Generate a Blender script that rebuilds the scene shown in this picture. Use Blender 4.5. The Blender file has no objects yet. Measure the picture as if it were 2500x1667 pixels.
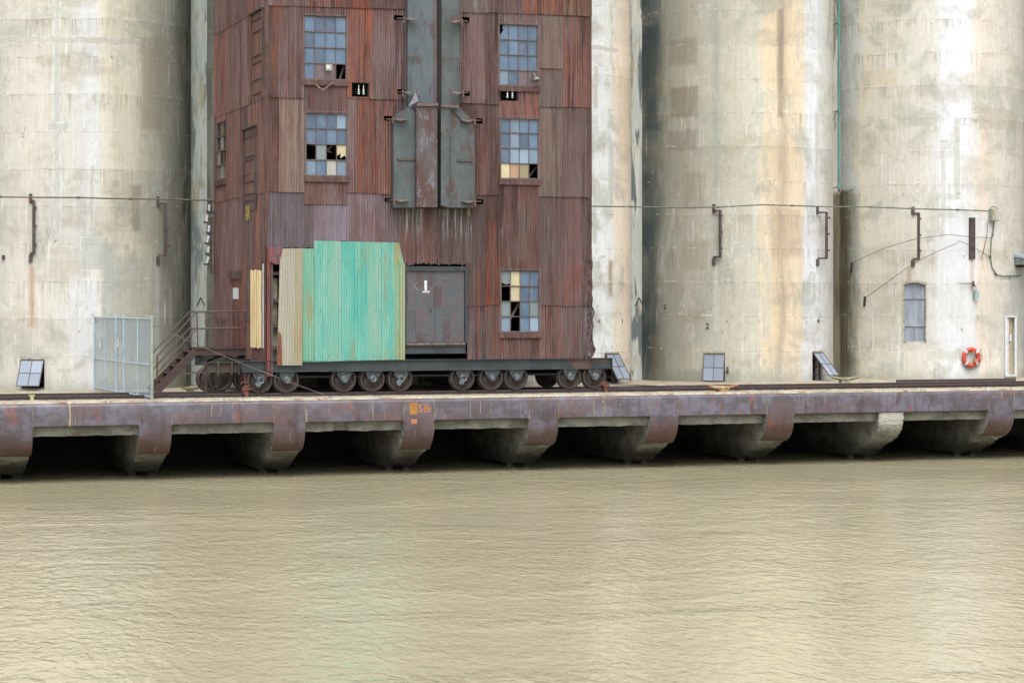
import bpy, math, random
from math import sin, cos, tan, atan, pi, sqrt, radians
from mathutils import Vector, noise as mnoise
random.seed(7)
SC = bpy.context.scene
COL = SC.collection

# ---------------------------------------------------------------- camera, world, sun, exposure
F, TH, CH, HY = 5583.0, atan(5583.0/16850.0), 2.97, 730.0      # focal (px of 2500), yaw, eye height, horizon row
cam = bpy.data.cameras.new('camera'); co = bpy.data.objects.new('camera', cam); COL.objects.link(co)
cam.sensor_width = 36; cam.lens = F/2500*36
cam.shift_y = -(833.5-HY)/2500
cam.clip_start = 0.5; cam.clip_end = 5000
co.location = (0, 0, CH); co.rotation_euler = (pi/2, 0, -TH)
SC.camera = co

SUN_AZ, SUN_EL = radians(196), radians(60)      # azimuth from +Y clockwise (towards +X)
w = bpy.data.worlds.new("World"); SC.world = w; w.use_nodes = True
wn = w.node_tree.nodes; wl = w.node_tree.links
sky = wn.new('ShaderNodeTexSky'); sky.sky_type = 'NISHITA'; sky.sun_disc = False
sky.sun_elevation = SUN_EL; sky.sun_rotation = SUN_AZ
sky.dust_density = 4.0; sky.air_density = 1.0
hs = wn.new('ShaderNodeHueSaturation'); hs.inputs['Saturation'].default_value = 0.22
wl.new(sky.outputs[0], hs.inputs['Color']); wl.new(hs.outputs[0], wn['Background'].inputs['Color'])
wn['Background'].inputs['Strength'].default_value = 0.15
sl = bpy.data.lights.new('sun', 'SUN'); so = bpy.data.objects.new('sun', sl); COL.objects.link(so)
sl.energy = 0.75; sl.angle = radians(45); sl.color = (1.0, .99, .975)
sd = Vector((sin(SUN_AZ)*cos(SUN_EL), cos(SUN_AZ)*cos(SUN_EL), sin(SUN_EL)))
so.rotation_euler = sd.to_track_quat('Z', 'Y').to_euler()
SC.view_settings.view_transform = 'Standard'; SC.view_settings.look = 'None'
SC.view_settings.exposure = 1.36; SC.view_settings.gamma = 1.0
try: SC.cycles.max_bounces = 8
except Exception: pass

# ---------------------------------------------------------------- picture <-> place
def al(u): return TH + atan((u*2500/2352-1250)/F)
def W(u, v, Y):                      # a point seen at (u, v) of the 2352 wide view, at distance Y
    X = Y*tan(al(u)); d = X*sin(TH)+Y*cos(TH)
    return Vector((X, Y, CH-(v*2500/2352-HY)*d/F))
def WX(u, Y): return Y*tan(al(u))
def YatX(u, X): return X/tan(al(u))
def lin1(c):
    c = c/255.0
    return c/12.92 if c <= .04045 else ((c+.055)/1.055)**2.4
KA = 0.62
def L(r, g, b, k=None):
    k = KA if k is None else k
    return (lin1(r)*k, lin1(g)*k, lin1(b)*k, 1.0)

# distances
YE, YR, YR2, YT, YTB = 65.6, 67.3, 69.3, 67.15, 75.2     # quay edge, rails, tower front/back
SYC, SR, SA, SS = 78.8, 3.77, 0.35, 8.083                # silo centre, radius, fillet, spacing
SX = [2.46+SS*k for k in range(0, 8)]                   # silo centres (index 1 is the leftmost in view)
ZW = -2.27
def hitcyl(u, k, off=0.0):
    a = al(u); dx, dy = sin(a), cos(a); cx, cy = SX[k], SYC; R = SR+off
    b = dx*cx+dy*cy; c = cx*cx+cy*cy-R*R; D = b*b-c
    if D < 0: D = 0
    t = b-sqrt(D); return Vector((t*dx, t*dy, 0))
def onsilo(u, v, k, off=0.0):
    p = hitcyl(u, k, off); q = W(u, v, p.y); return q
def phi(p, k): return math.atan2(p.x-SX[k], SYC-p.y)
def nrm(ph): return Vector((sin(ph), -cos(ph), 0))

# ---------------------------------------------------------------- node helper
class M:
    def __init__(s, name):
        s.m = bpy.data.materials.new(name); s.m.use_nodes = True
        s.t = s.m.node_tree; s.n = s.t.nodes; s.b = s.n['Principled BSDF']
        s._p = None
    def lk(s, v, inp):
        if isinstance(v, bpy.types.NodeSocket): s.t.links.new(v, inp)
        elif v is not None: inp.default_value = v
    def pos(s):
        if s._p is None: s._p = s.n.new('ShaderNodeNewGeometry').outputs['Position']
        return s._p
    def xyz(s):
        n = s.n.new('ShaderNodeSeparateXYZ'); s.lk(s.pos(), n.inputs[0]); return n.outputs
    def scl(s, v, sc):
        n = s.n.new('ShaderNodeVectorMath'); n.operation = 'MULTIPLY'; s.lk(v, n.inputs[0]); n.inputs[1].default_value = sc; return n.outputs[0]
    def noise(s, sc, detail=3, rough=.55, dist=0, v=None, off=None):
        p = s.scl(v or s.pos(), sc)
        if off:
            a = s.n.new('ShaderNodeVectorMath'); a.operation = 'ADD'; s.lk(p, a.inputs[0]); a.inputs[1].default_value = off; p = a.outputs[0]
        n = s.n.new('ShaderNodeTexNoise'); s.lk(p, n.inputs['Vector']); n.inputs['Scale'].default_value = 1
        n.inputs['Detail'].default_value = detail; n.inputs['Roughness'].default_value = rough; n.inputs['Distortion'].default_value = dist
        return n.outputs['Fac']
    def ma(s, op, a, b=None, c=None, cl=False):
        n = s.n.new('ShaderNodeMath'); n.operation = op; n.use_clamp = cl
        s.lk(a, n.inputs[0]); s.lk(b, n.inputs[1]); s.lk(c, n.inputs[2]); return n.outputs[0]
    def ramp(s, f, stops, interp='LINEAR'):
        n = s.n.new('ShaderNodeValToRGB'); e = n.color_ramp.elements; n.color_ramp.interpolation = interp
        e[0].position = stops[0][0]; e[0].color = stops[0][1]; e[1].position = stops[-1][0]; e[1].color = stops[-1][1]
        for p, c in stops[1:-1]:
            x = e.new(p); x.color = c
        s.lk(f, n.inputs[0]); return n.outputs[0]
    def step(s, f, a, b):
        n = s.n.new('ShaderNodeMapRange'); n.interpolation_type = 'SMOOTHSTEP'; s.lk(f, n.inputs[0])
        n.inputs[1].default_value = a; n.inputs[2].default_value = b; return n.outputs[0]
    def mix(s, a, b, f, mode='MIX'):
        n = s.n.new('ShaderNodeMix'); n.data_type = 'RGBA'; n.blend_type = mode
        s.lk(f, n.inputs[0]); s.lk(a, n.inputs[6]); s.lk(b, n.inputs[7]); return n.outputs[2]
    def attr(s, name):
        n = s.n.new('ShaderNodeAttribute'); n.attribute_name = name; return n.outputs['Color']
    def grey(s, f):
        n = s.n.new('ShaderNodeCombineXYZ'); s.lk(f, n.inputs[0]); s.lk(f, n.inputs[1]); s.lk(f, n.inputs[2]); return n.outputs[0]
    def bump(s, h, st=.3, d=.02):
        n = s.n.new('ShaderNodeBump'); n.inputs['Strength'].default_value = st; n.inputs['Distance'].default_value = d
        s.lk(h, n.inputs['Height']); s.lk(n.outputs[0], s.b.inputs['Normal'])
    def out(s, col, rough=.8, metal=0.0, spec=.5):
        s.lk(col, s.b.inputs['Base Color']); s.lk(rough, s.b.inputs['Roughness']); s.lk(metal, s.b.inputs['Metallic'])
        s.b.inputs['Specular IOR Level'].default_value = spec
        return s.m

def mat_worn(name, ca, cb, cc=None, sc=(8, 8, 8), rough=.7, metal=0., thr=.5, spec=.4, bump=.2, vert=False):
    m = M(name)
    s1 = sc if not vert else (sc[0], sc[1], sc[2]*.15)
    a = m.noise(s1, 4, .6); c = m.mix(ca, cb, m.step(a, thr-.12, thr+.12))
    if cc: c = m.mix(c, cc, m.step(m.noise((sc[0]*1.7, sc[1]*1.7, s1[2]*1.7), 5, .7, off=(5, 9, 2)), .57, .66))
    f = m.noise((60, 60, 60), 2)
    c = m.mix(c, m.grey(m.ma('MULTIPLY_ADD', f, .6, .7)), 1.0, 'MULTIPLY')
    if bump: m.bump(a, bump, .02)
    return m.out(c, rough, metal, spec)

# ---------------------------------------------------------------- mesh helper
class MB:
    def __init__(s): s.v = []; s.f = []; s.mi = []; s.ca = []; s.cb = []
    def add(s, vs, fs, mi=0, ca=None, cb=None):
        o = len(s.v); s.v += [tuple(p) for p in vs]
        s.f += [tuple(i+o for i in f) for f in fs]; s.mi += [mi]*len(fs)
        ca = ca or (.5, .5, .5, 1)
        s.ca += [ca]*len(vs); s.cb += [cb or ca]*len(vs); return s
    def box(s, x0, x1, y0, y1, z0, z1, mi=0, ca=None, cb=None):
        v = [(x, y, z) for z in (z0, z1) for y in (y0, y1) for x in (x0, x1)]
        return s.add(v, [(0, 2, 3, 1), (4, 5, 7, 6), (0, 1, 5, 4), (2, 6, 7, 3), (0, 4, 6, 2), (1, 3, 7, 5)], mi, ca, cb)
    def bar(s, p, q, w=.04, h=None, up=(0, 0, 1), mi=0, ca=None):
        h = h or w; p = Vector(p); q = Vector(q); d = (q-p).normalized(); u = Vector(up)
        if abs(d.dot(u)) > .98: u = Vector((0, 1, 0))
        a = d.cross(u).normalized()*w/2; b = a.cross(d).normalized()*h/2
        v = [p-a-b, p+a-b, p+a+b, p-a+b, q-a-b, q+a-b, q+a+b, q-a+b]
        return s.add(v, [(3, 2, 1, 0), (4, 5, 6, 7), (0, 1, 5, 4), (1, 2, 6, 5), (2, 3, 7, 6), (3, 0, 4, 7)], mi, ca)
    def cyl(s, p, q, r, r2=None, n=12, mi=0, cap=True, ca=None):
        r2 = r if r2 is None else r2; p = Vector(p); q = Vector(q); d = (q-p).normalized()
        u = Vector((0, 0, 1)) if abs(d.z) < .9 else Vector((1, 0, 0)); a = d.cross(u).normalized(); b = a.cross(d)
        v = []
        for c, rr in ((p, r), (q, r2)):
            for i in range(n):
                t = 2*pi*i/n; v.append(c+a*cos(t)*rr+b*sin(t)*rr)
        f = [(i, (i+1) % n, n+(i+1) % n, n+i) for i in range(n)]
        if cap: f += [tuple(range(n-1, -1, -1)), tuple(range(n, 2*n))]
        return s.add(v, f, mi, ca)
    def tube(s, pts, r, n=6, mi=0):
        pts = [Vector(p) for p in pts]; v = []; f = []
        for i, p in enumerate(pts):
            d = (pts[min(i+1, len(pts)-1)]-pts[max(i-1, 0)]).normalized()
            u = Vector((0, 0, 1)) if abs(d.z) < .9 else Vector((0, 1, 0)); a = d.cross(u).normalized(); b = a.cross(d)
            for k in range(n): v.append(p+a*cos(2*pi*k/n)*r+b*sin(2*pi*k/n)*r)
        for i in range(len(pts)-1):
            for k in range(n): f.append((i*n+k, i*n+(k+1) % n, (i+1)*n+(k+1) % n, (i+1)*n+k))
        f += [tuple(range(n-1, -1, -1)), tuple(range((len(pts)-1)*n, len(pts)*n))]
        return s.add(v, f, mi)
    def prism(s, poly, vec, mi=0, ca=None, cb=None):        # polygon (3-D points) pushed along vec
        n = len(poly); vec = Vector(vec); v = [Vector(p) for p in poly]+[Vector(p)+vec for p in poly]
        f = [tuple(range(n-1, -1, -1)), tuple(range(n, 2*n))]+[(i, (i+1) % n, n+(i+1) % n, n+i) for i in range(n)]
        return s.add(v, f, mi, ca, cb)
    def build(s, name, mats, parent=None, smooth=False, attrs=False):
        me = bpy.data.meshes.new(name); me.from_pydata(s.v, [], s.f)
        if not isinstance(mats, (list, tuple)): mats = [mats]
        for m in mats: me.materials.append(m)
        if len(mats) > 1: me.polygons.foreach_set('material_index', s.mi)
        if attrs:
            for nm, arr in (('ca', s.ca), ('cb', s.cb)):
                a = me.color_attributes.new(nm, 'FLOAT_COLOR', 'POINT'); a.data.foreach_set('color', [x for c in arr for x in c])
        if smooth: me.polygons.foreach_set('use_smooth', [True]*len(me.polygons))
        me.update()
        import bmesh
        bm = bmesh.new(); bm.from_mesh(me); bmesh.ops.recalc_face_normals(bm, faces=bm.faces) if len(s.f) < 60000 and not attrs else None
        bm.to_mesh(me); bm.free()
        if smooth and hasattr(me, 'set_sharp_from_angle'): me.set_sharp_from_angle(angle=radians(40))
        o = bpy.data.objects.new(name, me); COL.objects.link(o); o.parent = parent
        return o

def tag(o, label=None, cat=None, group=None, kind=None):
    if label: o['label'] = label
    if cat: o['category'] = cat
    if group: o['group'] = group
    if kind: o['kind'] = kind
    return o
def thing(name, label, cat, group=None):
    o = bpy.data.objects.new(name, None); o.empty_display_size = .3; COL.objects.link(o)
    return tag(o, label, cat, group)
def text(name, s, size, loc, rot, mat, parent, depth=.004, bold=0.0):
    c = bpy.data.curves.new(name, 'FONT'); c.body = s; c.size = size; c.extrude = depth; c.offset = bold
    t = bpy.data.objects.new(name+'_curve', c); COL.objects.link(t)
    bpy.context.view_layer.update()
    me = bpy.data.meshes.new_from_object(t.evaluated_get(bpy.context.evaluated_depsgraph_get()))
    bpy.data.objects.remove(t); bpy.data.curves.remove(c)
    me.name = name; me.materials.clear(); me.materials.append(mat)
    o = bpy.data.objects.new(name, me); COL.objects.link(o); o.parent = parent; o.location = loc; o.rotation_euler = rot
    return o

# ---------------------------------------------------------------- silo material
def silo_mat(name, stops, x0, x1, patches=(), dark=0.0, seed=0.0):
    """stops: (X, colour) along the quay; patches: (x0,x1,z0,z1,colour,strength,edge wobble, white rim)"""
    m = M(name); X, Y, Z = m.xyz()
    o = (seed, seed*1.7, seed*.6)
    wob = m.ma('ADD', m.ma('MULTIPLY', m.ma('SUBTRACT', m.noise((.5, .5, .28), 3, .6, off=o), .5), .75),
               m.ma('MULTIPLY', m.ma('SUBTRACT', m.noise((7, 7, .9), 4, .65, off=o), .5), .30))
    xd = m.ma('ADD', X, wob)
    f = m.ma('DIVIDE', m.ma('SUBTRACT', xd, x0), x1-x0, cl=True)
    st = sorted(((max(0, min(1, (a-x0)/(x1-x0))), c) for a, c in stops), key=lambda q: q[0])
    col = m.ramp(f, st)
    # broad clouds of tan and grey
    n = m.noise((.45, .45, .9), 4, .6, .3, off=(seed+3, 2, 9))
    col = m.mix(col, L(182, 172, 154), m.ma('MULTIPLY', m.step(n, .5, .68), .5))
    n = m.noise((.6, .6, .55), 4, .6, .5, off=(seed+13, 7, 1))
    col = m.mix(col, L(176, 178, 164), m.ma('MULTIPLY', m.step(n, .52, .64), .6))
    # slip-form lifts: each 1.2 m band has its own tone, with streaks running down from its edge
    zb = m.ma('ADD', m.ma('DIVIDE', Z, 1.22), m.ma('MULTIPLY', m.noise((.9, .9, .2), 2, off=o), .16))
    wn_ = m.n.new('ShaderNodeTexWhiteNoise'); wn_.noise_dimensions = '1D'; m.lk(m.ma('ADD', m.ma('FLOOR', zb), seed), wn_.inputs['W'])
    fr = m.ma('FRACT', zb)
    drip = m.ma('MULTIPLY', m.step(m.noise((11, 11, .35), 4, .7, off=(seed, 0, 3)), .46, .7), m.step(fr, .25, 1.0))
    part = m.step(m.noise((.35, .35, .5), 2, off=(seed+21, 4, 4)), .42, .6)
    col = m.mix(col, L(140, 124, 106), m.ma('MULTIPLY', m.ma('MULTIPLY', drip, part), .62))
    band = m.ma('MULTIPLY_ADD', wn_.outputs['Value'], .14, .93)
    col = m.mix(col, m.grey(band), 1.0, 'MULTIPLY')
    # white lime runs
    lime = m.ma('MULTIPLY', m.step(m.noise((9, 9, .55), 5, .7, off=(seed+5, 5, 5)), .56, .68), m.step(m.noise((.7, .7, .6), 2, off=(seed+9, 1, 1)), .44, .62))
    col = m.mix(col, L(240, 240, 236), m.ma('MULTIPLY', lime, .75))
    # repair skins with crusted white rims
    n = m.noise((.75, .75, .33), 4, .62, .9, off=(seed+31, 8, 2))
    col = m.mix(col, L(198, 198, 186), m.ma('MULTIPLY', m.step(n, .6, .625), .5))
    rim = m.ma('SUBTRACT', 1.0, m.step(m.ma('ABSOLUTE', m.ma('SUBTRACT', n, .602)), .002, .008), cl=True)
    rim = m.ma('MULTIPLY', rim, m.step(m.noise((6, 6, 6), 3, off=(1, seed, 1)), .42, .52))
    col = m.mix(col, L(236, 236, 232), m.ma('MULTIPLY', rim, .5))
    for (a, b, c, d, pc, stg, wbl, rimw) in patches:
        wx = m.ma('MULTIPLY', m.ma('SUBTRACT', m.noise((1.6, 1.6, 1.3), 4, .6, off=(a*3, c, 1)), .5), wbl*2)
        xx = m.ma('ADD', X, wx); zz = m.ma('ADD', Z, m.ma('MULTIPLY', m.ma('SUBTRACT', m.noise((3.5, 3.5, .8), 4, .6, off=(c, a, 4)), .5), wbl*3))
        hx = (b-a)/2; hz = (d-c)/2
        dx = m.ma('SUBTRACT', m.ma('ABSOLUTE', m.ma('SUBTRACT', xx, (a+b)/2)), hx)
        dz = m.ma('SUBTRACT', m.ma('ABSOLUTE', m.ma('SUBTRACT', zz, (c+d)/2)), hz)
        dd = m.ma('MAXIMUM', dx, dz)
        if rimw:
            r = m.ma('SUBTRACT', 1.0, m.step(m.ma('ABSOLUTE', dd), .005, .035), cl=True)
            r = m.ma('MULTIPLY', r, m.step(m.noise((7, 7, 3), 3, off=(4, 4, a)), .42, .55))
        s_ = .02 if rimw else .09
        msk = m.ma('SUBTRACT', 1.0, m.step(dd, -s_, s_), cl=True)
        if not rimw: msk = m.ma('MULTIPLY', msk, m.ma('MULTIPLY_ADD', m.noise((9, 9, .8), 4, .7), 1.2, .4), cl=True)
        col = m.mix(col, pc, m.ma('MULTIPLY', msk, stg))
        if rimw: col = m.mix(col, L(240, 240, 236), m.ma('MULTIPLY', r, .5))
    # dark mould, mostly near the valley
    if dark:
        n = m.noise((3.0, 3.0, .7), 5, .7, off=(seed+41, 1, 7))
        msk = m.ma('MULTIPLY', m.step(n, .45, .66), m.step(X, x1-dark, x1-dark*.3))
        col = m.mix(col, L(70, 74, 62), m.ma('MULTIPLY', msk, .8))
    ln = m.ma('MULTIPLY', m.ma('SUBTRACT', 1.0, m.step(m.ma('ABSOLUTE', m.ma('SUBTRACT', fr, .97)), .006, .02), cl=True), m.step(m.noise((2.2, 2.2, 2), 4, .7, off=(seed+71, 0, 0)), .46, .6))
    col = m.mix(col, L(146, 134, 116), m.ma('MULTIPLY', ln, .38))
    ln = m.ma('MULTIPLY', m.ma('SUBTRACT', 1.0, m.step(m.ma('ABSOLUTE', m.ma('SUBTRACT', fr, .05)), .01, .03), cl=True), m.step(m.noise((3, 3, 2), 4, .7, off=(seed+73, 0, 0)), .54, .62))
    col = m.mix(col, L(240, 238, 230), m.ma('MULTIPLY', ln, .5))
    n = m.noise((2.3, 2.3, 2.0), 6, .72, .3, off=(seed+81, 2, 2)); col = m.mix(col, L(164, 148, 124), m.ma('MULTIPLY', m.step(n, .665, .675), .6))
    n = m.noise((2.3, 2.3, 2.0), 6, .72, .3, off=(seed+81, 2, 2.06)); col = m.mix(col, L(116, 104, 88), m.ma('MULTIPLY', m.step(n, .70, .71), .6))
    n = m.noise((5, 5, 4), 6, .75, off=(seed+85, 3, 2)); col = m.mix(col, m.grey(m.ma('MULTIPLY_ADD', n, .44, .78)), 1.0, 'MULTIPLY')
    # fine board-like vertical grain, hairline cracks, pitting, splash at the foot
    g = m.noise((22, 22, .6), 4, .7, off=o); col = m.mix(col, m.grey(m.ma('MULTIPLY_ADD', g, .50, .75)), 1.0, 'MULTIPLY')
    n = m.noise((1.7, 1.7, .9), 6, .7, .4, off=(seed+51, 1, 7))
    cr = m.ma('SUBTRACT', 1.0, m.step(m.ma('ABSOLUTE', m.ma('SUBTRACT', n, .5)), .0012, .005), cl=True)
    cr = m.ma('MULTIPLY', cr, m.step(m.noise((.6, .6, .6), 2, off=(seed+61, 6, 3)), .57, .62))
    col = m.mix(col, L(80, 76, 66), m.ma('MULTIPLY', cr, .8))
    sp = m.step(m.noise((30, 30, 22), 2, .6), .70, .74); col = m.mix(col, L(96, 88, 74), m.ma('MULTIPLY', sp, .35))
    ft = m.ma('MULTIPLY', m.ma('SUBTRACT', 1.0, m.step(m.ma('ADD', Z, m.ma('MULTIPLY', m.noise((2, 2, 1), 4), .5)), .25, .75), cl=True), .45)
    col = m.mix(col, L(150, 150, 136), ft)
    h = m.ma('ADD', m.ma('MULTIPLY', g, .5), m.noise((5, 5, 4), 5, .65))
    m.bump(h, .25, .02)
    return m.out(col, .86, 0, .25)

def soft(c, f=.30):
    g = (c[0]*.33+c[1]*.45+c[2]*.22)
    k = 1 if g < 205 else (205+(g-205)*.55)/g
    return [(x*(1-f)+(g+d)*f)*k for x, d in zip(c, (-5, 1, 4))]
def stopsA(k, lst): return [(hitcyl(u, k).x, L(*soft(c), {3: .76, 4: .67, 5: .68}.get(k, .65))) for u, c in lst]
def prow(u0, u1, v0, v1, k, c, st, wb, rim):
    a = hitcyl(u0, k); b = hitcyl(u1, k); ym = (a.y+b.y)/2
    return (a.x, b.x, W((u0+u1)/2, v1, ym).z, W((u0+u1)/2, v0, ym).z, L(*soft(c)), st, wb, rim)

# ---------------------------------------------------------------- silos
GX = {}
def silo_wall(k, holes, mat, parent):
    angs = [radians(a) for a in [i*2.5 for i in range(-40, 41)]+[i*10 for i in range(11, 26)]]
    zs = [-.05+i*1.0 for i in range(0, 14)]+[16, 22, 32]
    for (a0, a1, z0, z1) in holes: angs += [a0, a1]; zs += [z0, z1]
    def clean(l, e, keep):
        l = sorted(l); o = [l[0]]
        for q in l[1:]:
            if q-o[-1] > e: o.append(q)
            elif q in keep: o[-1] = q
        return o
    angs = clean(angs, .008, [h[i] for h in holes for i in (0, 1)]); zs = clean(zs, .02, [h[i] for h in holes for i in (2, 3)])
    n = len(angs); b = MB(); v = [(SX[k]+SR*sin(a), SYC-SR*cos(a), z) for z in zs for a in angs]; f = []
    for j in range(len(zs)-1):
        for i in range(n):
            i2 = (i+1) % n; am = (angs[i]+(angs[i2] if i2 else angs[i]+.05))/2; zm = (zs[j]+zs[j+1])/2
            if any(h[0] < am < h[1] and h[2] < zm < h[3] for h in holes): continue
            f.append((j*n+i, j*n+i2, (j+1)*n+i2, (j+1)*n+i))
    f.append(tuple((len(zs)-1)*n+i for i in range(n)))
    b.add(v, f)
    for (a0, a1, z0, z1) in holes:      # reveals
        def P(a, r, z): return (SX[k]+r*sin(a), SYC-r*cos(a), z)
        r0, r1 = SR, SR-.3
        q = [P(a0, r0, z0), P(a1, r0, z0), P(a1, r0, z1), P(a0, r0, z1), P(a0, r1, z0), P(a1, r1, z0), P(a1, r1, z1), P(a0, r1, z1)]
        b.add(q, [(0, 4, 7, 3), (1, 2, 6, 5), (3, 7, 6, 2), (0, 1, 5, 4)])
    o = b.build('wall', mat, parent, smooth=True); return o

m_frame_dk = mat_worn('window_steel', L(96, 84, 82), L(112, 96, 92), L(120, 80, 68), rough=.6)
m_glass_bl = None
def glass_mat(name):
    m = M(name); c = m.attr('ca'); n = m.noise((5, 5, 3), 4, .65)
    c = m.mix(c, L(150, 160, 166), m.ma('MULTIPLY', m.step(n, .45, .8), .3))
    c = m.mix(c, L(70, 72, 74), m.ma('MULTIPLY', m.step(m.noise((14, 14, 4), 4, .7, off=(2, 2, 2)), .6, .75), .3))
    m.bump(m.noise((2.5, 2.5, 2.5), 2), .05, .05)
    return m.out(c, .25, 0, .45)
m_glass = glass_mat('dusty_wired_glass')
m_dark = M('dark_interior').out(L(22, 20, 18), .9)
m_iron = mat_worn('rusty_iron', L(74, 58, 56), L(96, 82, 84), L(112, 66, 44), rough=.7)
m_conc_old = mat_worn('old_concrete', L(190, 185, 165), L(150, 145, 122), L(96, 92, 72), sc=(3, 3, 3), rough=.9, bump=.5)

_a = hitcyl(1957, 5); STAIN = (SX[5]-SR-.2, _a.x, -.3, W(1940, 436, _a.y).z, L(100, 92, 66), .95, .08, False)
SILO_RAMPS = {
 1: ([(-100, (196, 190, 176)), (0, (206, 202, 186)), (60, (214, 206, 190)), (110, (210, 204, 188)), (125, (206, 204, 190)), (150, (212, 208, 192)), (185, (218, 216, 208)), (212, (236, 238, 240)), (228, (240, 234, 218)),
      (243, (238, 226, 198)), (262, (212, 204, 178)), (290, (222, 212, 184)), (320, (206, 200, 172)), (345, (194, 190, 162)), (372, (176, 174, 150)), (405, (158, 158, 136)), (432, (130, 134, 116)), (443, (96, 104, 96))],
     [prow(123, 138, -60, 540, 1, (200, 202, 192), .8, .08, True), prow(-20, 350, 92, 108, 1, (204, 198, 182), .8, .11, True),
      prow(108, 160, 282, 300, 1, (198, 200, 190), .9, .08, True), prow(185, 250, 545, 620, 1, (196, 198, 184), .8, .07, True),
      prow(232, 264, 560, 760, 1, (186, 190, 178), .85, .07, False), prow(262, 330, 590, 780, 1, (176, 180, 168), .55, .12, False),
      prow(325, 375, 90, 300, 1, (170, 158, 128), .6, .16, False), prow(158, 226, 650, 830, 1, (234, 236, 238), .5, .35, False),
      prow(45, 108, 812, 832, 1, (182, 184, 172), .8, .05, False), prow(302, 322, 425, 530, 1, (166, 150, 124), .7, .04, False),
      prow(-60, 5, 745, 850, 1, (186, 188, 178), .8, .12, False), prow(206, 216, 380, 520, 1, (206, 200, 176), .7, .05, True),
      prow(68, 78, 615, 750, 1, (196, 142, 96), .75, .006, False), prow(356, 366, 610, 820, 1, (206, 208, 200), .8, .008, False)], 1.1),
 2: ([(443, (150, 150, 130)), (965, (160, 160, 140))], [], 0),
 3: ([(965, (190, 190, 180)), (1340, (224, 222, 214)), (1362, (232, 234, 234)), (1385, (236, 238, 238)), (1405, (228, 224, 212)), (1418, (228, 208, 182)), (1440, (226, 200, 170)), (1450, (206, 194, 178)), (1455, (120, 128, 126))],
     [prow(1364, 1374, 150, 250, 3, (210, 206, 190), .8, .05, True), prow(1350, 1420, 108, 118, 3, (208, 204, 188), .8, .06, True), prow(1398, 1410, 330, 470, 3, (212, 208, 196), .8, .04, True),
      prow(1362, 1370, 420, 560, 3, (206, 204, 190), .8, .04, True), prow(1398, 1406, 598, 680, 3, (176, 130, 84), .7, .01, False),
      prow(1420, 1456, 160, 340, 3, (232, 204, 168), .6, .08, False), prow(1362, 1380, 600, 618, 3, (204, 204, 186), .8, .04, True)], 0),
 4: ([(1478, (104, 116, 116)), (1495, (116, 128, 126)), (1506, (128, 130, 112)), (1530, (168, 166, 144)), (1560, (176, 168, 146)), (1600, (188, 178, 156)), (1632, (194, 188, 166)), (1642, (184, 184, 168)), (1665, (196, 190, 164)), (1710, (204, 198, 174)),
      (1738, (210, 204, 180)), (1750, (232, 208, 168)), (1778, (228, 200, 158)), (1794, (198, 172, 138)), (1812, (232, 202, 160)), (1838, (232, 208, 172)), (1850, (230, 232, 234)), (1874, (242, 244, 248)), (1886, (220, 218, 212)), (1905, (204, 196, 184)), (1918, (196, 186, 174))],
     [prow(1540, 1598, 90, 150, 4, (150, 128, 102), .5, .1, False), prow(1540, 1600, 200, 270, 4, (146, 124, 98), .6, .1, False), prow(1535, 1600, 300, 345, 4, (150, 128, 104), .5, .1, False),
      prow(1570, 1620, 395, 480, 4, (158, 138, 112), .5, .12, False), prow(1570, 1625, 555, 620, 4, (160, 142, 116), .4, .14, False), prow(1572, 1620, 710, 740, 4, (168, 150, 124), .45, .12, False),
      prow(1786, 1800, 20, 270, 4, (140, 118, 100), .6, .05, False), prow(1770, 1840, 480, 590, 4, (190, 158, 122), .4, .12, False),
      prow(1640, 1650, -60, 430, 4, (164, 168, 152), .55, .04, False),
      prow(1872, 1882, 260, 480, 4, (208, 204, 190), .7, .03, True), prow(1850, 1872, 60, 74, 4, (206, 204, 196), .7, .05, True), prow(1640, 1648, 612, 760, 4, (218, 212, 194), .7, .01, False),
      prow(1500, 1700, 850, 900, 4, (158, 160, 140), .6, .1, False), prow(1480, 1512, 60, 300, 4, (70, 84, 82), .6, .06, False), prow(1480, 1508, 400, 880, 4, (80, 94, 92), .6, .06, False), prow(1500, 1512, 770, 860, 4, (168, 142, 96), .7, .03, False),
      prow(1672, 1700, 640, 690, 4, (190, 190, 166), .5, .06, False)], 0),
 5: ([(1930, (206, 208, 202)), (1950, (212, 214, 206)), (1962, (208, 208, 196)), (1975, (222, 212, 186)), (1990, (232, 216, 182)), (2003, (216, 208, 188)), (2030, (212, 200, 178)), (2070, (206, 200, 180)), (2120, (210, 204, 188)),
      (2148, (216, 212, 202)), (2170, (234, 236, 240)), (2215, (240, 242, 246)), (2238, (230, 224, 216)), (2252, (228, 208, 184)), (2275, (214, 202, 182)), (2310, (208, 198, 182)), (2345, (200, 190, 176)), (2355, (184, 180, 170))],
     [STAIN, prow(1956, 1970, 446, 900, 5, (116, 120, 86), .6, .07, False), prow(2190, 2206, 290, 460, 5, (202, 200, 188), .8, .05, True),
      prow(2160, 2172, 330, 620, 5, (206, 204, 194), .7, .07, True), prow(2150, 2240, 545, 800, 5, (240, 240, 240), .75, .1, False), prow(2128, 2230, 806, 826, 5, (206, 204, 186), .7, .1, False),
      prow(1990, 2060, 160, 200, 5, (222, 194, 156), .5, .15, False), prow(2250, 2330, 250, 300, 5, (182, 164, 142), .5, .12, False), prow(2190, 2290, 490, 550, 5, (242, 244, 246), .6, .1, False),
      prow(2084, 2092, 615, 648, 5, (178, 132, 84), .7, .01, False), prow(2229, 2235, 596, 668, 5, (208, 164, 118), .7, .008, False), prow(2142, 2150, 842, 876, 5, (196, 194, 176), .8, .05, True),
      prow(2320, 2352, 620, 830, 5, (176, 180, 172), .5, .05, False)], 0),
}
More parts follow.
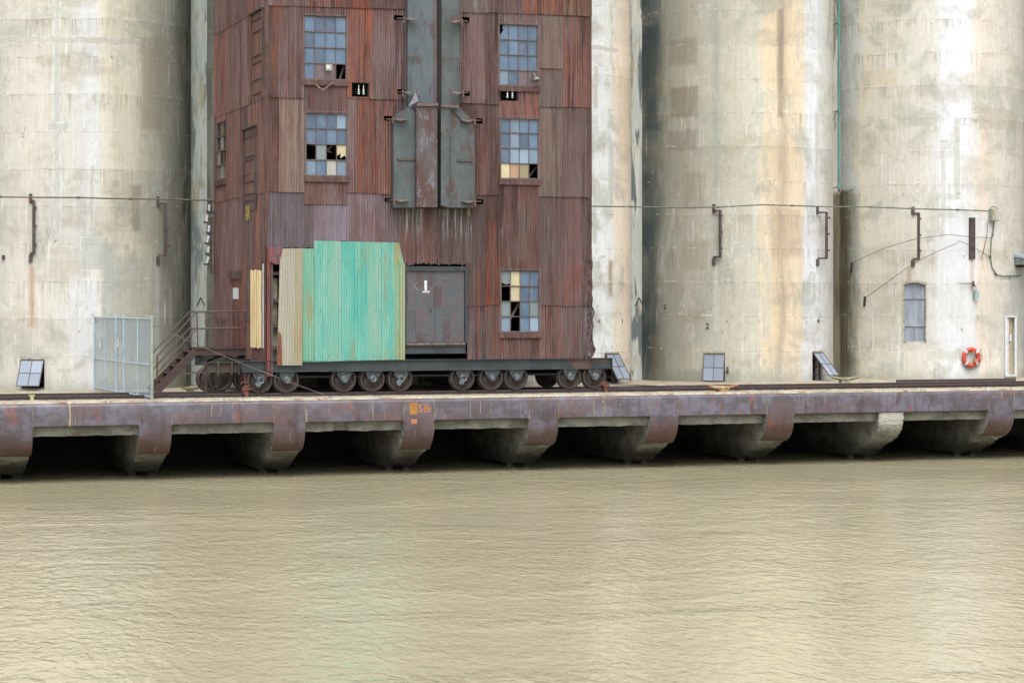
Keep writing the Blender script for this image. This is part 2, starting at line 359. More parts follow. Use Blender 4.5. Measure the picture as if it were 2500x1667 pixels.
def awning(parent, k, u0, u1, v0, v1, tilt, hole):
    """top-hung steel sash of 2x2 panes swung outwards by tilt degrees"""
    a0, a1, z0, z1 = hole; am = (a0+a1)/2; n = nrm(am); tv = Vector((cos(am), sin(am), 0))
    c = Vector((SX[k]+SR*sin(am), SYC-SR*cos(am), z1-.03))+n*.02; w2 = SR*(a1-a0)/2-.01; h = (z1-z0)-.06
    t = radians(tilt); dn = Vector((0, 0, -1))*cos(t)+n*sin(t); nn = tv.cross(dn)
    if nn.dot(n) < 0: nn = -nn
    fr = MB(); pn = MB()
    for s in (-1, 0, 1): fr.bar(c+tv*s*w2, c+tv*s*w2+dn*h, .022, .04, up=nn)
    for s in (0, .5, 1): fr.bar(c-tv*w2+dn*h*s, c+tv*w2+dn*h*s, .022, .03, up=nn)
    for i in (-1, 0):
        for j in (0, .5):
            p = c+tv*w2*i+dn*h*j; q = [p, p+tv*w2, p+tv*w2+dn*h*.5, p+dn*h*.5]
            g = random.uniform(.92, 1.08); cc = L(152*g, 164*g, 180*g)
            pn.prism([x-nn*.006 for x in q], nn*.01, ca=cc, cb=cc)
    f = fr.build('window', m_frame_dk, parent); pn.build('pane', m_glass, f, attrs=True)
    bk = MB()      # fixed frame and inner bars seen in the opening
    P = lambda a, r, z: Vector((SX[k]+r*sin(a), SYC-r*cos(a), z))
    for z in (z0+.03, z1-.025): bk.bar(P(a0, SR-.1, z), P(a1, SR-.1, z), .05, .05)
    for a in (a0+.008, a1-.008): bk.bar(P(a, SR-.1, z0), P(a, SR-.1, z1), .05, .05)
    for t_ in (.25, .5, .75): bk.bar(P(a0, SR-.22, z0+(z1-z0)*t_), P(a1, SR-.22, z0+(z1-z0)*t_), .03, .03)
    bk.bar(P(am, SR-.22, z0), P(am, SR-.22, z1), .03, .03)
    bk.bar(P(a0+.02, SR-.1, z0+.25), c+dn*h-tv*w2*.9, .015)
    bk.build('frame', m_iron, f)
    rv = MB(); rv.bar(P(a0-.004, SR+.008, z1+.03), P(a1+.004, SR+.008, z1+.03), .05, .05); rv.build('lintel', m_conc_old, f)

SLAB = {1: 'pale silo left of the rusty tower with the chain-link gate at its foot', 2: 'grain silo almost hidden behind the rusty tower',
        3: 'whitish silo just right of the rusty tower edge', 4: 'silo with an orange-tan stripe between the dark groove and the teal pipe',
        5: 'rightmost silo with the life ring and blue shuttered opening', 0: 'outer silo beyond the left edge of the pale silo', 6: 'outer silo beyond the rightmost one with the life ring'}
HOL = {k: [] for k in range(8)}
def hole(k, u0, u1, v0, v1):
    a = phi(hitcyl(u0, k), k); b = phi(hitcyl(u1, k), k); p = hitcyl((u0+u1)/2, k)
    h = (a, b, W(u0, v1, p.y).z, W(u0, v0, p.y).z); HOL[k].append(h); return h
h1 = hole(1, 49, 102, 826, 893)
h3 = hole(3, 1389, 1420, 812, 880)
h4 = hole(4, 1617, 1665, 812, 878)
h4b = hole(4, 1866, 1889, 809, 878)
h5 = hole(5, 2075, 2126, 648, 785)
h5d = hole(5, 2309, 2331, 727, 863)
silos = {}
for k in range(1, 6):
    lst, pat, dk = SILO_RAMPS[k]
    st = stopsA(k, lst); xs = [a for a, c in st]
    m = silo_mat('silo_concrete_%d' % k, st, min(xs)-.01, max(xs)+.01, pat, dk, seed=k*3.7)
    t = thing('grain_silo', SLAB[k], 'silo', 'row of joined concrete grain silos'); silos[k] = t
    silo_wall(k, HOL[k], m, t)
awning(silos[1], 1, 0, 0, 0, 0, 24, h1); awning(silos[3], 3, 0, 0, 0, 0, 30, h3)
awning(silos[4], 4, 0, 0, 0, 0, 14, h4); awning(silos[4], 4, 0, 0, 0, 0, 40, h4b)
# side neighbours just outside the frame, seen from a step aside and in the water
mo = silo_mat('silo_concrete_outer', [(SX[0]-4, L(200, 194, 178)), (SX[6]+4, L(200, 194, 178))], SX[0]-4, SX[6]+4, (), 0, 2.2)
for k in (0, 6):
    t = thing('grain_silo', SLAB[k], 'silo', 'row of joined concrete grain silos'); silos[k] = t; silo_wall(k, [], mo, t)

# flat valley walls between the silos
def valley_mat(name, base, spots, seed, stain=None):
    m = M(name); X, Y, Z = m.xyz()
    col = m.mix(L(*base), L(base[0]*1.1, base[1]*1.08, base[2]*1.05), m.step(m.noise((8, 8, .8), 4, off=(seed, 0, 0)), .4, .65))
    n = m.noise((2.5, 2.5, .33), 4, .6, .4, off=(seed, 3, 3))
    col = m.mix(col, L(*spots), m.step(n, .49, .56))
    n = m.noise((3, 3, .8), 4, .7, off=(seed+9, 3, 3)); col = m.mix(col, L(196, 186, 150), m.ma('MULTIPLY', m.step(n, .56, .62), .7))
    if stain: col = m.mix(col, m.mix(L(118, 108, 80), L(66, 60, 40), m.step(m.noise((16, 16, .5), 4, .7), .4, .62)), m.ma('MULTIPLY', m.ma('SUBTRACT', 1.0, m.step(Z, stain-.25, stain), cl=True), .9))
    m.bump(n, .3, .02); return m.out(col, .85, 0, .25)
VM = {1: valley_mat('valley_grey', (212, 222, 218), (160, 172, 168), 1), 2: None, 3: valley_mat('valley_pale', (206, 210, 202), (120, 130, 130), 5.5), 4: valley_mat('valley_light', (206, 204, 196), (150, 150, 140), 9, W(1926, 436, SYC).z), 5: valley_mat('valley_end', (190, 186, 170), (140, 140, 128), 12)}
sq = sqrt(SR*SR-SA*SA)
for k in range(0, 6):
    b = MB(); b.box(SX[k]+sq-.25, SX[k+1]-sq+.25, SYC-SA, SYC-SA+.2, -.05, 32)
    b.build('valley_wall', VM.get(k) or VM[1], silos[k])
m_mark = M('black_paint').out(L(40, 38, 36), .7)
m_white = mat_worn('white_paint', L(225, 228, 230), L(205, 208, 208), rough=.6, bump=0)
# small painted numbers and chevrons on the concrete
for (u, v, k, s, h) in ((1620, 755, 4, '2', .22), (1667, 742, 4, '7', .1), (1741, 741, 4, '1', .1), (1876, 741, 4, '18', .13), (1932-4, 741, 4, '13', .1), (1524, 709, 4, '2', .18), (1372, 741, 3, '13', .1), (1428, 743, 3, '1', .2),
                        (214, 741, 1, '54', .1), (290, 741, 1, '1', .12), (345, 741, 1, '9', .1)):
    if u > 1900: continue
    p = onsilo(u, v, k, .012); a = phi(p, k)
    text('painted_number', s, h*1.35, p, (pi/2, 0, a), m_mark, silos[k])
for k, u, v in ((1, 461, 690), (3, 1468, 690)):
    Yv = SYC-SA-.02; b = MB(); t = W(u, v-7, Yv); l = W(u-9, v+12, Yv); r = W(u+9, v+12, Yv)
    b.bar(t, l, .025); b.bar(t, r, .025); b.build('chevron_mark', m_mark, silos[k])
# arched shuttered opening of the right silo
def shutter():
    k = 5; a0, a1, z0, z1 = h5; P = lambda a, r, z: Vector((SX[k]+r*sin(a), SYC-r*cos(a), z))
    m = mat_worn('blue_grey_sheet', L(160, 170, 182), L(138, 148, 160), L(196, 200, 200), sc=(5, 5, 5), rough=.5, vert=True)
    b = MB(); q = [P(a0, SR-.14, z0), P(a1, SR-.14, z0), P(a1, SR-.14, z1), P(a0, SR-.14, z1)]
    n = nrm((a0+a1)/2); b.prism(q, n*.03)
    o = b.build('shutter', m, silos[5])
    b = MB()
    for t in (0, .27, .73, 1): b.bar(P(a0, SR-.09, z0+(z1-z0)*t), P(a1, SR-.09, z0+(z1-z0)*t), .05, .05)
    for a in (a0, a1): b.bar(P(a, SR-.09, z0), P(a, SR-.09, z1), .05, .05)
    am = (a0+a1)/2; H = z1-z0
    b.bar(P(am, SR-.09, z0), P(am, SR-.09, z0+H*.27), .03); b.bar(P(am, SR-.09, z0+H*.73), P(am, SR-.09, z1), .03)
    b.build('frame', mat_worn('shutter_frame', L(176, 182, 186), L(140, 144, 146), rough=.6), o)
    b = MB(); pts = []
    for i in range(9):
        t = i/8; pts.append(P(a0-.006+(a1-a0+.012)*t, SR-.02, z1-.07+.10*sin(pi*t)))
    for i in range(8): b.bar(pts[i], pts[i+1], .08, .07+.02*random.random())
    for a in (a0-.004, a1+.004):
        for i in range(9): b.bar(P(a, SR-.02, z0+H*i/9), P(a+random.uniform(-.004, .004), SR-.02, z0+H*(i+1)/9), .05, .06)
    b.bar(P(a0-.01, SR-.02, z0-.02), P(a1+.01, SR-.02, z0-.02), .07, .06)
    b.build('broken_edge', m_conc_old, o)
shutter()
def narrow_door():
    k = 5; a0, a1, z0, z1 = h5d; P = lambda a, r, z: Vector((SX[k]+r*sin(a), SYC-r*cos(a), z)); n = nrm((a0+a1)/2)
    b = MB(); b.prism([P(a0, SR-.12, z0), P(a1, SR-.12, z0), P(a1, SR-.12, z1), P(a0, SR-.12, z1)], n*.04)
    o = b.build('door', mat_worn('door_board', L(206, 192, 162), L(186, 168, 138), L(226, 222, 212), sc=(9, 9, 4), vert=True), silos[5])
    b = MB()
    for a in (a0, a1): b.bar(P(a, SR+.0, z0), P(a, SR+.0, z1), .09, .14)
    for z in (z0, z1): b.bar(P(a0-.01, SR, z), P(a1+.01, SR, z), .14, .07)
    b.bar(P(a0+.045, SR-.04, z0), P(a0+.045, SR-.04, z1), .12, .05)
    b.build('frame', m_white, o)
    am = a0*.42+a1*.58; zc = z0+(z1-z0)*.64
    b = MB(); b.prism([P(am-.022, SR-.045, zc-.12), P(am+.022, SR-.045, zc-.12), P(am+.022, SR-.045, zc+.12), P(am-.022, SR-.045, zc+.12)], n*.02); b.build('notice', m_white, o)
narrow_door()

# ---------------------------------------------------------------- ground, deck, water
def deck_mat():
    m = M('deck_concrete'); X, Y, Z = m.xyz()
    c = m.mix(L(186, 178, 158), L(146, 134, 114), m.step(m.noise((1.5, 3, 2), 4), .42, .62))
    c = m.mix(c, L(216, 210, 192), m.ma('MULTIPLY', m.step(m.noise((9, 14, 9), 5, .75), .52, .62), .6))
    c = m.mix(c, L(140, 84, 52), m.ma('MULTIPLY', m.step(m.noise((2.2, 5, 2), 5, .7, off=(3, 3, 3)), .56, .64), .75))
    c = m.mix(c, L(70, 62, 52), m.step(m.noise((16, 16, 16), 3, .7, off=(8, 3, 3)), .66, .7))
    m.bump(m.noise((12, 12, 12), 4, .7), .6, .03); return m.out(c, .9, 0, .2)
m_deck = deck_mat()
b = MB(); b.box(-60, 90, YE+.10, 120, -.50, 0); tag(b.build('quay_deck', m_deck), kind='structure')
gm = mat_worn('yard_ground', L(130, 124, 104), L(104, 98, 80), sc=(.5, .5, .5))
b = MB(); b.box(-2000, 2000, 119.9, 3000, -2.6, -.01); b.box(-2000, -60, YE+.1, 119.9, -2.6, -.01); b.box(90, 2000, YE+.1, 119.9, -2.6, -.01)
tag(b.build('ground', gm), kind='structure')
b = MB(); b.box(-2000, 2000, -400, 90, -6.2, -6.0); tag(b.build('riverbed', gm), kind='structure')
def water_mat():
    m = M('muddy_river'); P = m.pos()
    c = m.mix(L(199, 190, 158, .58), L(180, 172, 141, .58), m.noise((.15, .15, 1), 3))
    h = m.ma('MULTIPLY', m.noise((4.6, 2.6, 1), 3, .6, .5), .046)
    h = m.ma('ADD', h, m.ma('MULTIPLY', m.noise((1.3, .7, 1), 2, .5, .6, off=(7, 3, 1)), .026))
    h = m.ma('ADD', h, m.ma('MULTIPLY', m.noise((10, 6, 1), 1, .5, .2, off=(1, 3, 5)), .004))
    calm = m.ma('MULTIPLY_ADD', m.step(m.noise((.12, .2, 1), 3, .6, .5, off=(4, 4, 4)), .38, .62), .55, .6)
    h = m.ma('MULTIPLY', h, calm)
    m.bump(h, 1.0, 1.0)
    m.b.inputs['IOR'].default_value = 1.333
    return m.out(c, .11, 0, .5)
m_water = water_mat()
b = MB(); b.add([(-2000, -400, ZW), (2000, -400, ZW), (2000, 90, ZW), (-2000, 90, ZW)], [(0, 1, 2, 3)])
tag(b.build('water', m_water), kind='structure')

# ---------------------------------------------------------------- quay wall
KA = 0.44
m_pile = mat_worn('wet_pile', L(78, 74, 58), L(48, 46, 38), sc=(4, 4, 4))
def steel_mat(name='plate_steel'):
    m = M(name); X, Y, Z = m.xyz()
    c = m.mix(L(88, 80, 88), L(122, 118, 134), m.step(m.noise((1.6, 1, 2.2), 5, .7), .4, .62))
    c = m.mix(c, L(112, 84, 84), m.ma('MULTIPLY', m.step(m.noise((.5, .5, 1.2), 5, .7, off=(4, 1, 1)), .46, .62), .85))
    c = m.mix(c, L(84, 74, 84), m.ma('MULTIPLY', m.step(m.noise((5, 5, .5), 4, .6, off=(2, 6, 1)), .5, .65), .8))
    c = m.mix(c, L(74, 52, 46), m.ma('MULTIPLY', m.step(m.noise((2.6, 2, 1.2), 6, .75, off=(22, 6, 1)), .56, .63), .75))
    low = m.ma('SUBTRACT', 1.0, m.step(m.ma('ADD', Z, m.ma('MULTIPLY', m.noise((3, 3, 3), 4), .6)), -.95, -.35), cl=True)
    c = m.mix(c, L(104, 64, 52), m.ma('MULTIPLY', low, .6))
    c = m.mix(c, L(158, 82, 52), m.ma('MULTIPLY', m.ma('MULTIPLY', m.step(m.noise((6, 6, 1.4), 5, .7, off=(9, 6, 1)), .56, .66), m.step(m.noise((.5, .5, .5), 2), .42, .6)), .8))
    c = m.mix(c, L(236, 232, 224), m.ma('MULTIPLY', m.step(m.noise((13, 13, 9), 5, .78, off=(1, 2, 8)), .65, .68), m.step(m.noise((.7, .7, 1), 2, off=(5, 5, 5)), .48, .54)))
    c = m.mix(c, L(206, 184, 130), m.ma('MULTIPLY', m.ma('MULTIPLY', m.step(m.noise((9, 2, .35), 2, .5, off=(11, 2, 8)), .71, .73), m.step(m.noise((30, 3, 4), 4, .7), .4, .5)), .9))
    m.bump(m.noise((2.2, 2.2, 2.2), 3), .35, .04)
    return m.out(c, m.ma('MULTIPLY_ADD', m.noise((4, 4, 4), 3), .3, .34), 0.0, .6)
m_plate = steel_mat()
m_seam = mat_worn('caulk_seam', L(190, 184, 160), L(150, 128, 98), L(120, 80, 60), sc=(20, 20, 5), rough=.8)
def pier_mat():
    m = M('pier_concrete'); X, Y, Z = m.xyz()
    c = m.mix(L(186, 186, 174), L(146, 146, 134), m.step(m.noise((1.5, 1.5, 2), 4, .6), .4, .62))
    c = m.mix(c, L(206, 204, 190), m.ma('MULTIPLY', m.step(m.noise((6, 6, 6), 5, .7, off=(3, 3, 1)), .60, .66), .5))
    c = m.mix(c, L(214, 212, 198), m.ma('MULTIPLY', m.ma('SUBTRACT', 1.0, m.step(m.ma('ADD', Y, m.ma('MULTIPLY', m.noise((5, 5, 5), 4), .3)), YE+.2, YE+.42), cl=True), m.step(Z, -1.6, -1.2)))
    wet_shade = m.ma('SUBTRACT', 1.0, m.step(m.ma('ADD', Z, m.ma('MULTIPLY', m.noise((3, 3, 3), 4), .5)), -1.75, -1.25), cl=True)
    c = m.mix(c, L(78, 75, 60), m.ma('MULTIPLY', wet_shade, .8))  # low concrete darkened: damp near the water plus shade painted into the colour
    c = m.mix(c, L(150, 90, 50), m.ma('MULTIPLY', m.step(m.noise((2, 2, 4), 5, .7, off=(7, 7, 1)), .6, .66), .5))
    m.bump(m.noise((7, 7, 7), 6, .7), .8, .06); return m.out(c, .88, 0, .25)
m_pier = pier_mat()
quay = thing('quay_wall', 'steel-faced concrete quay wall with curved piers above dark openings', 'quay wall')
PX = [7.47+3.937*k for k in range(-3, 13)]          # right edges of the piers
PW = .93
PROF = [(.13, .004), (.055, -.012), (.015, -.045), (0, -.10), (0, -.88), (.03, -1.04), (.12, -1.20), (.27, -1.36), (.50, -1.50)]
LOWP = [(.54, -1.52), (.95, -1.68), (1.45, -1.88), (1.9, -2.06), (2.15, -2.15)]
for i, x1 in enumerate(PX):
    x0 = x1-PW; missing = (i == 10); lo = PROF[4:]+LOWP
    rnd = random.Random(i)
    # concrete pier body, with a ragged leading edge
    b = MB(); pts = [(.035, -.66)]+[(y+.03, z) for y, z in PROF[4:]]+LOWP
    fine = []
    for q in range(len(pts)-1):
        for t in (0, .25, .5, .75): fine.append((pts[q][0]*(1-t)+pts[q+1][0]*t, pts[q][1]*(1-t)+pts[q+1][1]*t))
    fine.append(pts[-1]); nx = 8; v = []; f = []
    for (y, z) in fine:
        for j in range(nx+1):
            e = .03 if (j in (0, nx)) else 0
            r = rnd.uniform(0, .045) if z < -1.4 or j in (0, nx) else rnd.uniform(0, .01)
            v.append((x0+.012+(PW-.024)*j/nx+(rnd.uniform(0, .03) if j == 0 else (-rnd.uniform(0, .03) if j == nx else 0)), YE+y+r+e, z+rnd.uniform(-.01, .01)+r*.6))
    for q in range(len(fine)-1):
        for j in range(nx): f.append((q*(nx+1)+j, (q+1)*(nx+1)+j, (q+1)*(nx+1)+j+1, q*(nx+1)+j+1))
    b.add(v, f)
    for j in (0, nx):      # cheeks
        ed = [v[q*(nx+1)+j] for q in range(len(fine))]
        back = [(ed[0][0], YE+9, -.93)]; bot = [(ed[0][0], YE+9, -1.95)]
        n0 = len(ed); vv = ed+[(p[0], YE+9, -.93 if q == 0 else (-.66+(-2.15+.66)*q/(n0-1))) for q, p in enumerate(ed)]
        ff = [(q, q+1, n0+q+1, n0+q) for q in range(n0-1)]
        b.add(vv, ff if j else [tuple(reversed(x)) for x in ff])
    b.add([(x0+.02, YE+2.15, -2.15), (x1-.02, YE+2.15, -2.15), (x1-.02, YE+9, -2.15), (x0+.02, YE+9, -2.15)], [(0, 3, 2, 1)])
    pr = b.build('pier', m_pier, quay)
    if missing: tag(pr, 'bare pale concrete pier without its steel nose')
    b = MB()
    for xx in (x0+.16, x1-.2): b.cyl((xx, YE+2.35, -2.1), (xx+rnd.uniform(-.03, .03), YE+2.35, -2.9), .13, n=8)
    b.build('pile', m_pile, pr)
    # steel nose
    if not missing:
        b = MB(); inner = [(y+.02, z) for y, z in PROF]
        PROFI = PROF; PROF = PROF[:4]+[(y+rnd.uniform(0, .02), z*(1+rnd.uniform(-.012, .03))) for y, z in PROF[4:]]
        v = [(x0, YE+y-.012, z) for y, z in PROF]+[(x1, YE+y-.012, z) for y, z in PROF]+[(x0, YE+y+.02, z) for y, z in PROF]+[(x1, YE+y+.02, z) for y, z in PROF]
        n = len(PROF); f = []
        for q in range(n-1):
            f += [(q, q+1, n+q+1, n+q), (2*n+q, 3*n+q, 3*n+q+1, 2*n+q+1), (q, 2*n+q, 2*n+q+1, q+1), (n+q, n+q+1, 3*n+q+1, 3*n+q)]
        f += [(n-1, 3*n-1, 4*n-1, 2*n-1)]
        b.add(v, f); o = b.build('steel_nose', m_plate, quay, smooth=True); PROF = PROFI
        if i == 4+1+0: NOSE_TXT = o
        bb = MB()
        for xs in (x0-.012, x1+.002):
            for q in range(3, 5): bb.box(xs, xs+.014, YE-.017, YE+.02, PROF[q][1] if q == 3 else -.66, PROF[q-1][1] if q < 4 else -.10)
        bb.build('welded_seam', m_seam, o)
    # fascia plate to the next pier
    if i < len(PX)-1:
        xa, xb = x1+(.004 if not missing else .004-PW), PX[i+1]-PW-.004
        if missing: xa = x1+.004
        if i+1 == 10: xb = PX[i+1]
        PF = PROF[:4]+[(0, -.63), (.03, -.655), (.10, -.66)]
        v = [(x, YE+y, z) for x in (xa, xb) for y, z in PF]+[(x, YE+.14, z) for x in (xa, xb) for z in (.004, -.66)]; n = len(PF)
        b = MB(); f = [(q, q+1, n+q+1, n+q) for q in range(n-1)]; b.add(v, f)
        b.build('steel_fascia', m_plate, quay, smooth=True)
        # concrete slab edge below the plate, ragged along its foot
        b = MB(); N = 26; xa2, xb2 = x1-.05, PX[i+1]-PW+.05; v = []; gap = {6: (.22, .36)}.get(i)
        for q in range(N+1):
            t = q/N; x = xa2+(xb2-xa2)*t; zb = -.93-.012*rnd.random()-.02*mnoise.noise((x*2, 0, 0))
            yy = YE+.30
            if i == 5 and .33 < t < .46: zb = -.70; yy = YE+.40
            v += [(x, yy-.02, -.55), (x, yy+rnd.uniform(0, .015), zb), (x, YE+.9, zb-.0)]
        f = []
        for q in range(N): a = q*3; f += [(a, a+1, a+4, a+3), (a+1, a+2, a+5, a+4)]
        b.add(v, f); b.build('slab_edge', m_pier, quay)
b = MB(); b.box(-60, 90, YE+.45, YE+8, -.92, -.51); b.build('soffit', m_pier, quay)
b = MB(); b.box(-60, 90, YE+7.5, YE+7.8, -3.5, -.94); b.build('back_wall', mat_worn('shade_dark_wall', L(60, 58, 48), L(44, 42, 34)), quay)  # dark colour stands in for the deep shade under the quay
kb = MB(); N = 900; rn = random.Random(11); v = []; f = []
for q in range(N+1):
    x = -6+60*q/N; e = rn.uniform(-.012, .012)+.02*mnoise.noise((x*1.3, 0, 3)); z = .05+rn.uniform(-.006, .006)+.008*mnoise.noise((x*2.3, 4, 3))
    v += [(x, YE+.125+e, .002), (x, YE+.16+e*1.6, z), (x, YR-.17, z), (x, YR-.16, .002)]
for q in range(N):
    for j in range(3): f.append((q*4+j, q*4+4+j, q*4+5+j, q*4+1+j))
kb.add(v, f); kb.build('edge_kerb', m_deck, quay)
# joint streaks, painted number and yellow square
m_or = mat_worn('faded_orange_paint', L(196, 124, 88, .55), L(176, 124, 98, .55), sc=(14, 14, 14), thr=.55, bump=0)
m_ye = mat_worn('yellow_paint', L(206, 150, 60), L(190, 132, 66), L(150, 100, 76), sc=(9, 9, 9), bump=0)
pn = W(941, 951, YE-.02)
def pbox(b, u0, u1, v0, v1, Y, t=.004):
    p = W(u0, v1, Y); q = W(u1, v0, Y); b.box(p.x, q.x, Y-t, Y, p.z, q.z)
b = MB(); pbox(b, 941, 959, 925, 952, YE-.014); b.build('yellow_square', m_ye, NOSE_TXT)
b = MB(); pbox(b, 944, 958, 962, 973, YE-.014); b.build('orange_patch', m_or, NOSE_TXT)
p = W(960, 947, YE-.014)
text('painted_number', '58i', .34, (p.x, YE-.016, p.z), (pi/2, 0, 0), m_or, NOSE_TXT, bold=.006)
b = MB()
for u, v0, v1, ww in ((1080, 922, 962, 2.2), (1103, 920, 952, 3), (1127, 922, 950, 2), (1364, 914, 958, 4), (1385, 918, 958, 4), (1495, 918, 936, 2.5), (78+95, 958, 975, 3), (486, 930, 958, 3)):
    z0 = W(u, v1, YE).z; z1 = min(W(u, v0, YE).z, -.11); x = WX(u, YE); h = z1-z0; w_ = ww/150
    b.prism([(x-w_*.3, YE-.001, z0), (x+w_*.8, YE-.001, z0+h*.1), (x+w_*.5, YE-.001, z0+h*.5), (x+w_*.9, YE-.001, z1), (x-w_*.6, YE-.001, z1), (x-w_*.2, YE-.001, z0+h*.6), (x-w_, YE-.001, z0+h*.2)], (0, -.005, 0))
b.build('lime_streaks', m_seam, quay)

# ---------------------------------------------------------------- rails
m_rail = mat_worn('rail_steel', L(96, 80, 78), L(78, 66, 66), L(120, 84, 70), rough=.5)
m_railtop = mat_worn('rail_head', L(130, 124, 124), L(104, 98, 100), rough=.35, bump=0)
def rail(name, x0, x1, y, label, z=0.0, clips=True, h=.15):
    b = MB(); pr = [(-.065, 0), (.065, 0), (.065, .012), (.012, .03), (.012, h-.04), (.034, h-.032), (.034, h), (-.034, h), (-.034, h-.032), (-.012, h-.04), (-.012, .03), (-.065, .012)]
    b.prism([(x0, y+a, z+c) for a, c in pr], (x1-x0, 0, 0)); r = b.build(name, m_rail); tag(r, label, 'rail')
    b = MB(); b.box(x0, x1, y-.03, y+.03, z+h, z+h+.003); b.build('rail_head', m_railtop, r)
    if clips:
        c0 = None; x = 4.0
        while x < 48:
            if c0 is None:
                b = MB(); b.box(-.07, .07, -.13, -.03, 0, .03); b.cyl((0, -.09, .03), (0, -.09, .07), .018, n=6)
                c0 = o = b.build('rail_clip', m_rail, r)
            else: o = c0.copy(); COL.objects.link(o); o.parent = r
            o.location = (x, y, .001); x += .61
    return r
rail('crane_rail', -40, 80, YR, 'front crane rail along the quay edge, under the near wheels')
rail('crane_rail', -40, 80, YR2, 'rear crane rail running beside the silo feet', clips=False)
b = MB(); p = W(2175, 876, 71.5); q = W(2330, 876, 71.5); b.box(p.x-2, q.x, 71.4, 71.5, 0, .16); tag(b.build('loose_rail', m_rail), 'short loose rail lying behind the tracks below the life ring', 'rail')

# ---------------------------------------------------------------- marine tower
tower = thing('marine_tower', 'tall rusty corrugated-iron marine tower standing on rail wheels', 'tower')
def rust_mat(name, zinc=None, ov=1.0):
    m = M(name); ca = m.attr('ca'); cb = m.attr('cb')
    n1 = m.noise((6, 6, .4), 5, .7); n2 = m.noise((1.6, 1.6, .7), 4, .6, .4, off=(3, 1, 8)); n3 = m.noise((24, 24, 3), 4, .7, off=(2, 2, 2))
    f = m.step(m.ma('ADD', m.ma('MULTIPLY', n1, .5), m.ma('MULTIPLY', n2, .5)), .43, .57)
    c = m.mix(ca, cb, f)
    P1 = m.step(m.noise((.9, .9, .7), 3, off=(5, 5, 1)), .40, .62); P2 = m.step(m.noise((.8, .8, .6), 3, off=(15, 2, 6)), .42, .62)
    c = m.mix(c, L(122, 118, 108), m.ma('MULTIPLY', m.ma('MULTIPLY', m.step(m.noise((13, 13, .45), 5, .7, off=(27, 2, 4)), .47, .60), P1), .62*ov))
    c = m.mix(c, L(142, 128, 138), m.ma('MULTIPLY', m.step(m.noise((19, 19, .8), 5, .7, off=(2, 22, 4)), .52, .64), .45*ov))
    c = m.mix(c, L(68, 42, 36), m.ma('MULTIPLY', m.step(m.noise((5.5, 5.5, .28), 5, .72, off=(7, 2, 4)), .50, .62), .78*ov))
    c = m.mix(c, L(160, 84, 52), m.ma('MULTIPLY', m.ma('MULTIPLY', m.step(m.noise((5, 5, .3), 5, .7, off=(1, 9, 4)), .50, .62), P2), .55*ov))
    c = m.mix(c, L(196, 190, 192), m.ma('MULTIPLY', m.ma('MULTIPLY', m.step(m.noise((30, 30, 2.2), 4, .7, off=(1, 5, 14)), .61, .68), P1), .5))
    if zinc:
        X, Y, Z = m.xyz(); zz = m.step(Z, zinc, zinc+1.1)
        c = m.mix(c, L(202, 208, 204), m.ma('MULTIPLY', m.ma('MULTIPLY', m.step(m.noise((9, 9, .4), 5, .75, off=(31, 5, 14)), .52, .56), zz), .85))
    c = m.mix(c, L(58, 38, 34), m.ma('MULTIPLY', m.step(m.noise((17, 17, .35), 5, .75, off=(17, 2, 9)), .54, .64), .6*ov))
    c = m.mix(c, L(160, 138, 124), m.ma('MULTIPLY', m.step(m.noise((21, 21, .6), 5, .75, off=(37, 2, 9)), .56, .66), .4))
    c = m.mix(c, m.grey(m.ma('MULTIPLY_ADD', n3, .9, .58)), 1.0, 'MULTIPLY')
    m.bump(n3, .15, .01)
    return m.out(c, .62, 0, .35)
m_rust = rust_mat('rusted_corrugated_iron')
def paint_sheet_mat():
    m = M('painted_sheet'); ca = m.attr('ca'); cb = m.attr('cb')
    f = m.step(m.ma('ADD', m.ma('MULTIPLY', m.noise((4, 4, .6), 4, .6), .6), m.ma('MULTIPLY', m.noise((1.4, 1.4, .5), 3, off=(3, 3, 0)), .4)), .44, .58)
    c = m.mix(ca, cb, f)
    c = m.mix(c, L(214, 226, 208), m.ma('MULTIPLY', m.step(m.noise((30, 30, 1.5), 4, .7), .55, .7), .4))
    c = m.mix(c, L(176, 156, 100), m.ma('MULTIPLY', m.step(m.noise((3, 3, .5), 4, .6, off=(8, 3, 0)), .56, .74), .6))
    c = m.mix(c, m.grey(m.ma('MULTIPLY_ADD', m.noise((20, 20, 12), 4, .7), .4, .8)), 1.0, 'MULTIPLY')
    return m.out(c, .5, 0, .4)
m_paint = paint_sheet_mat()
PER = .0815; AMP = .017
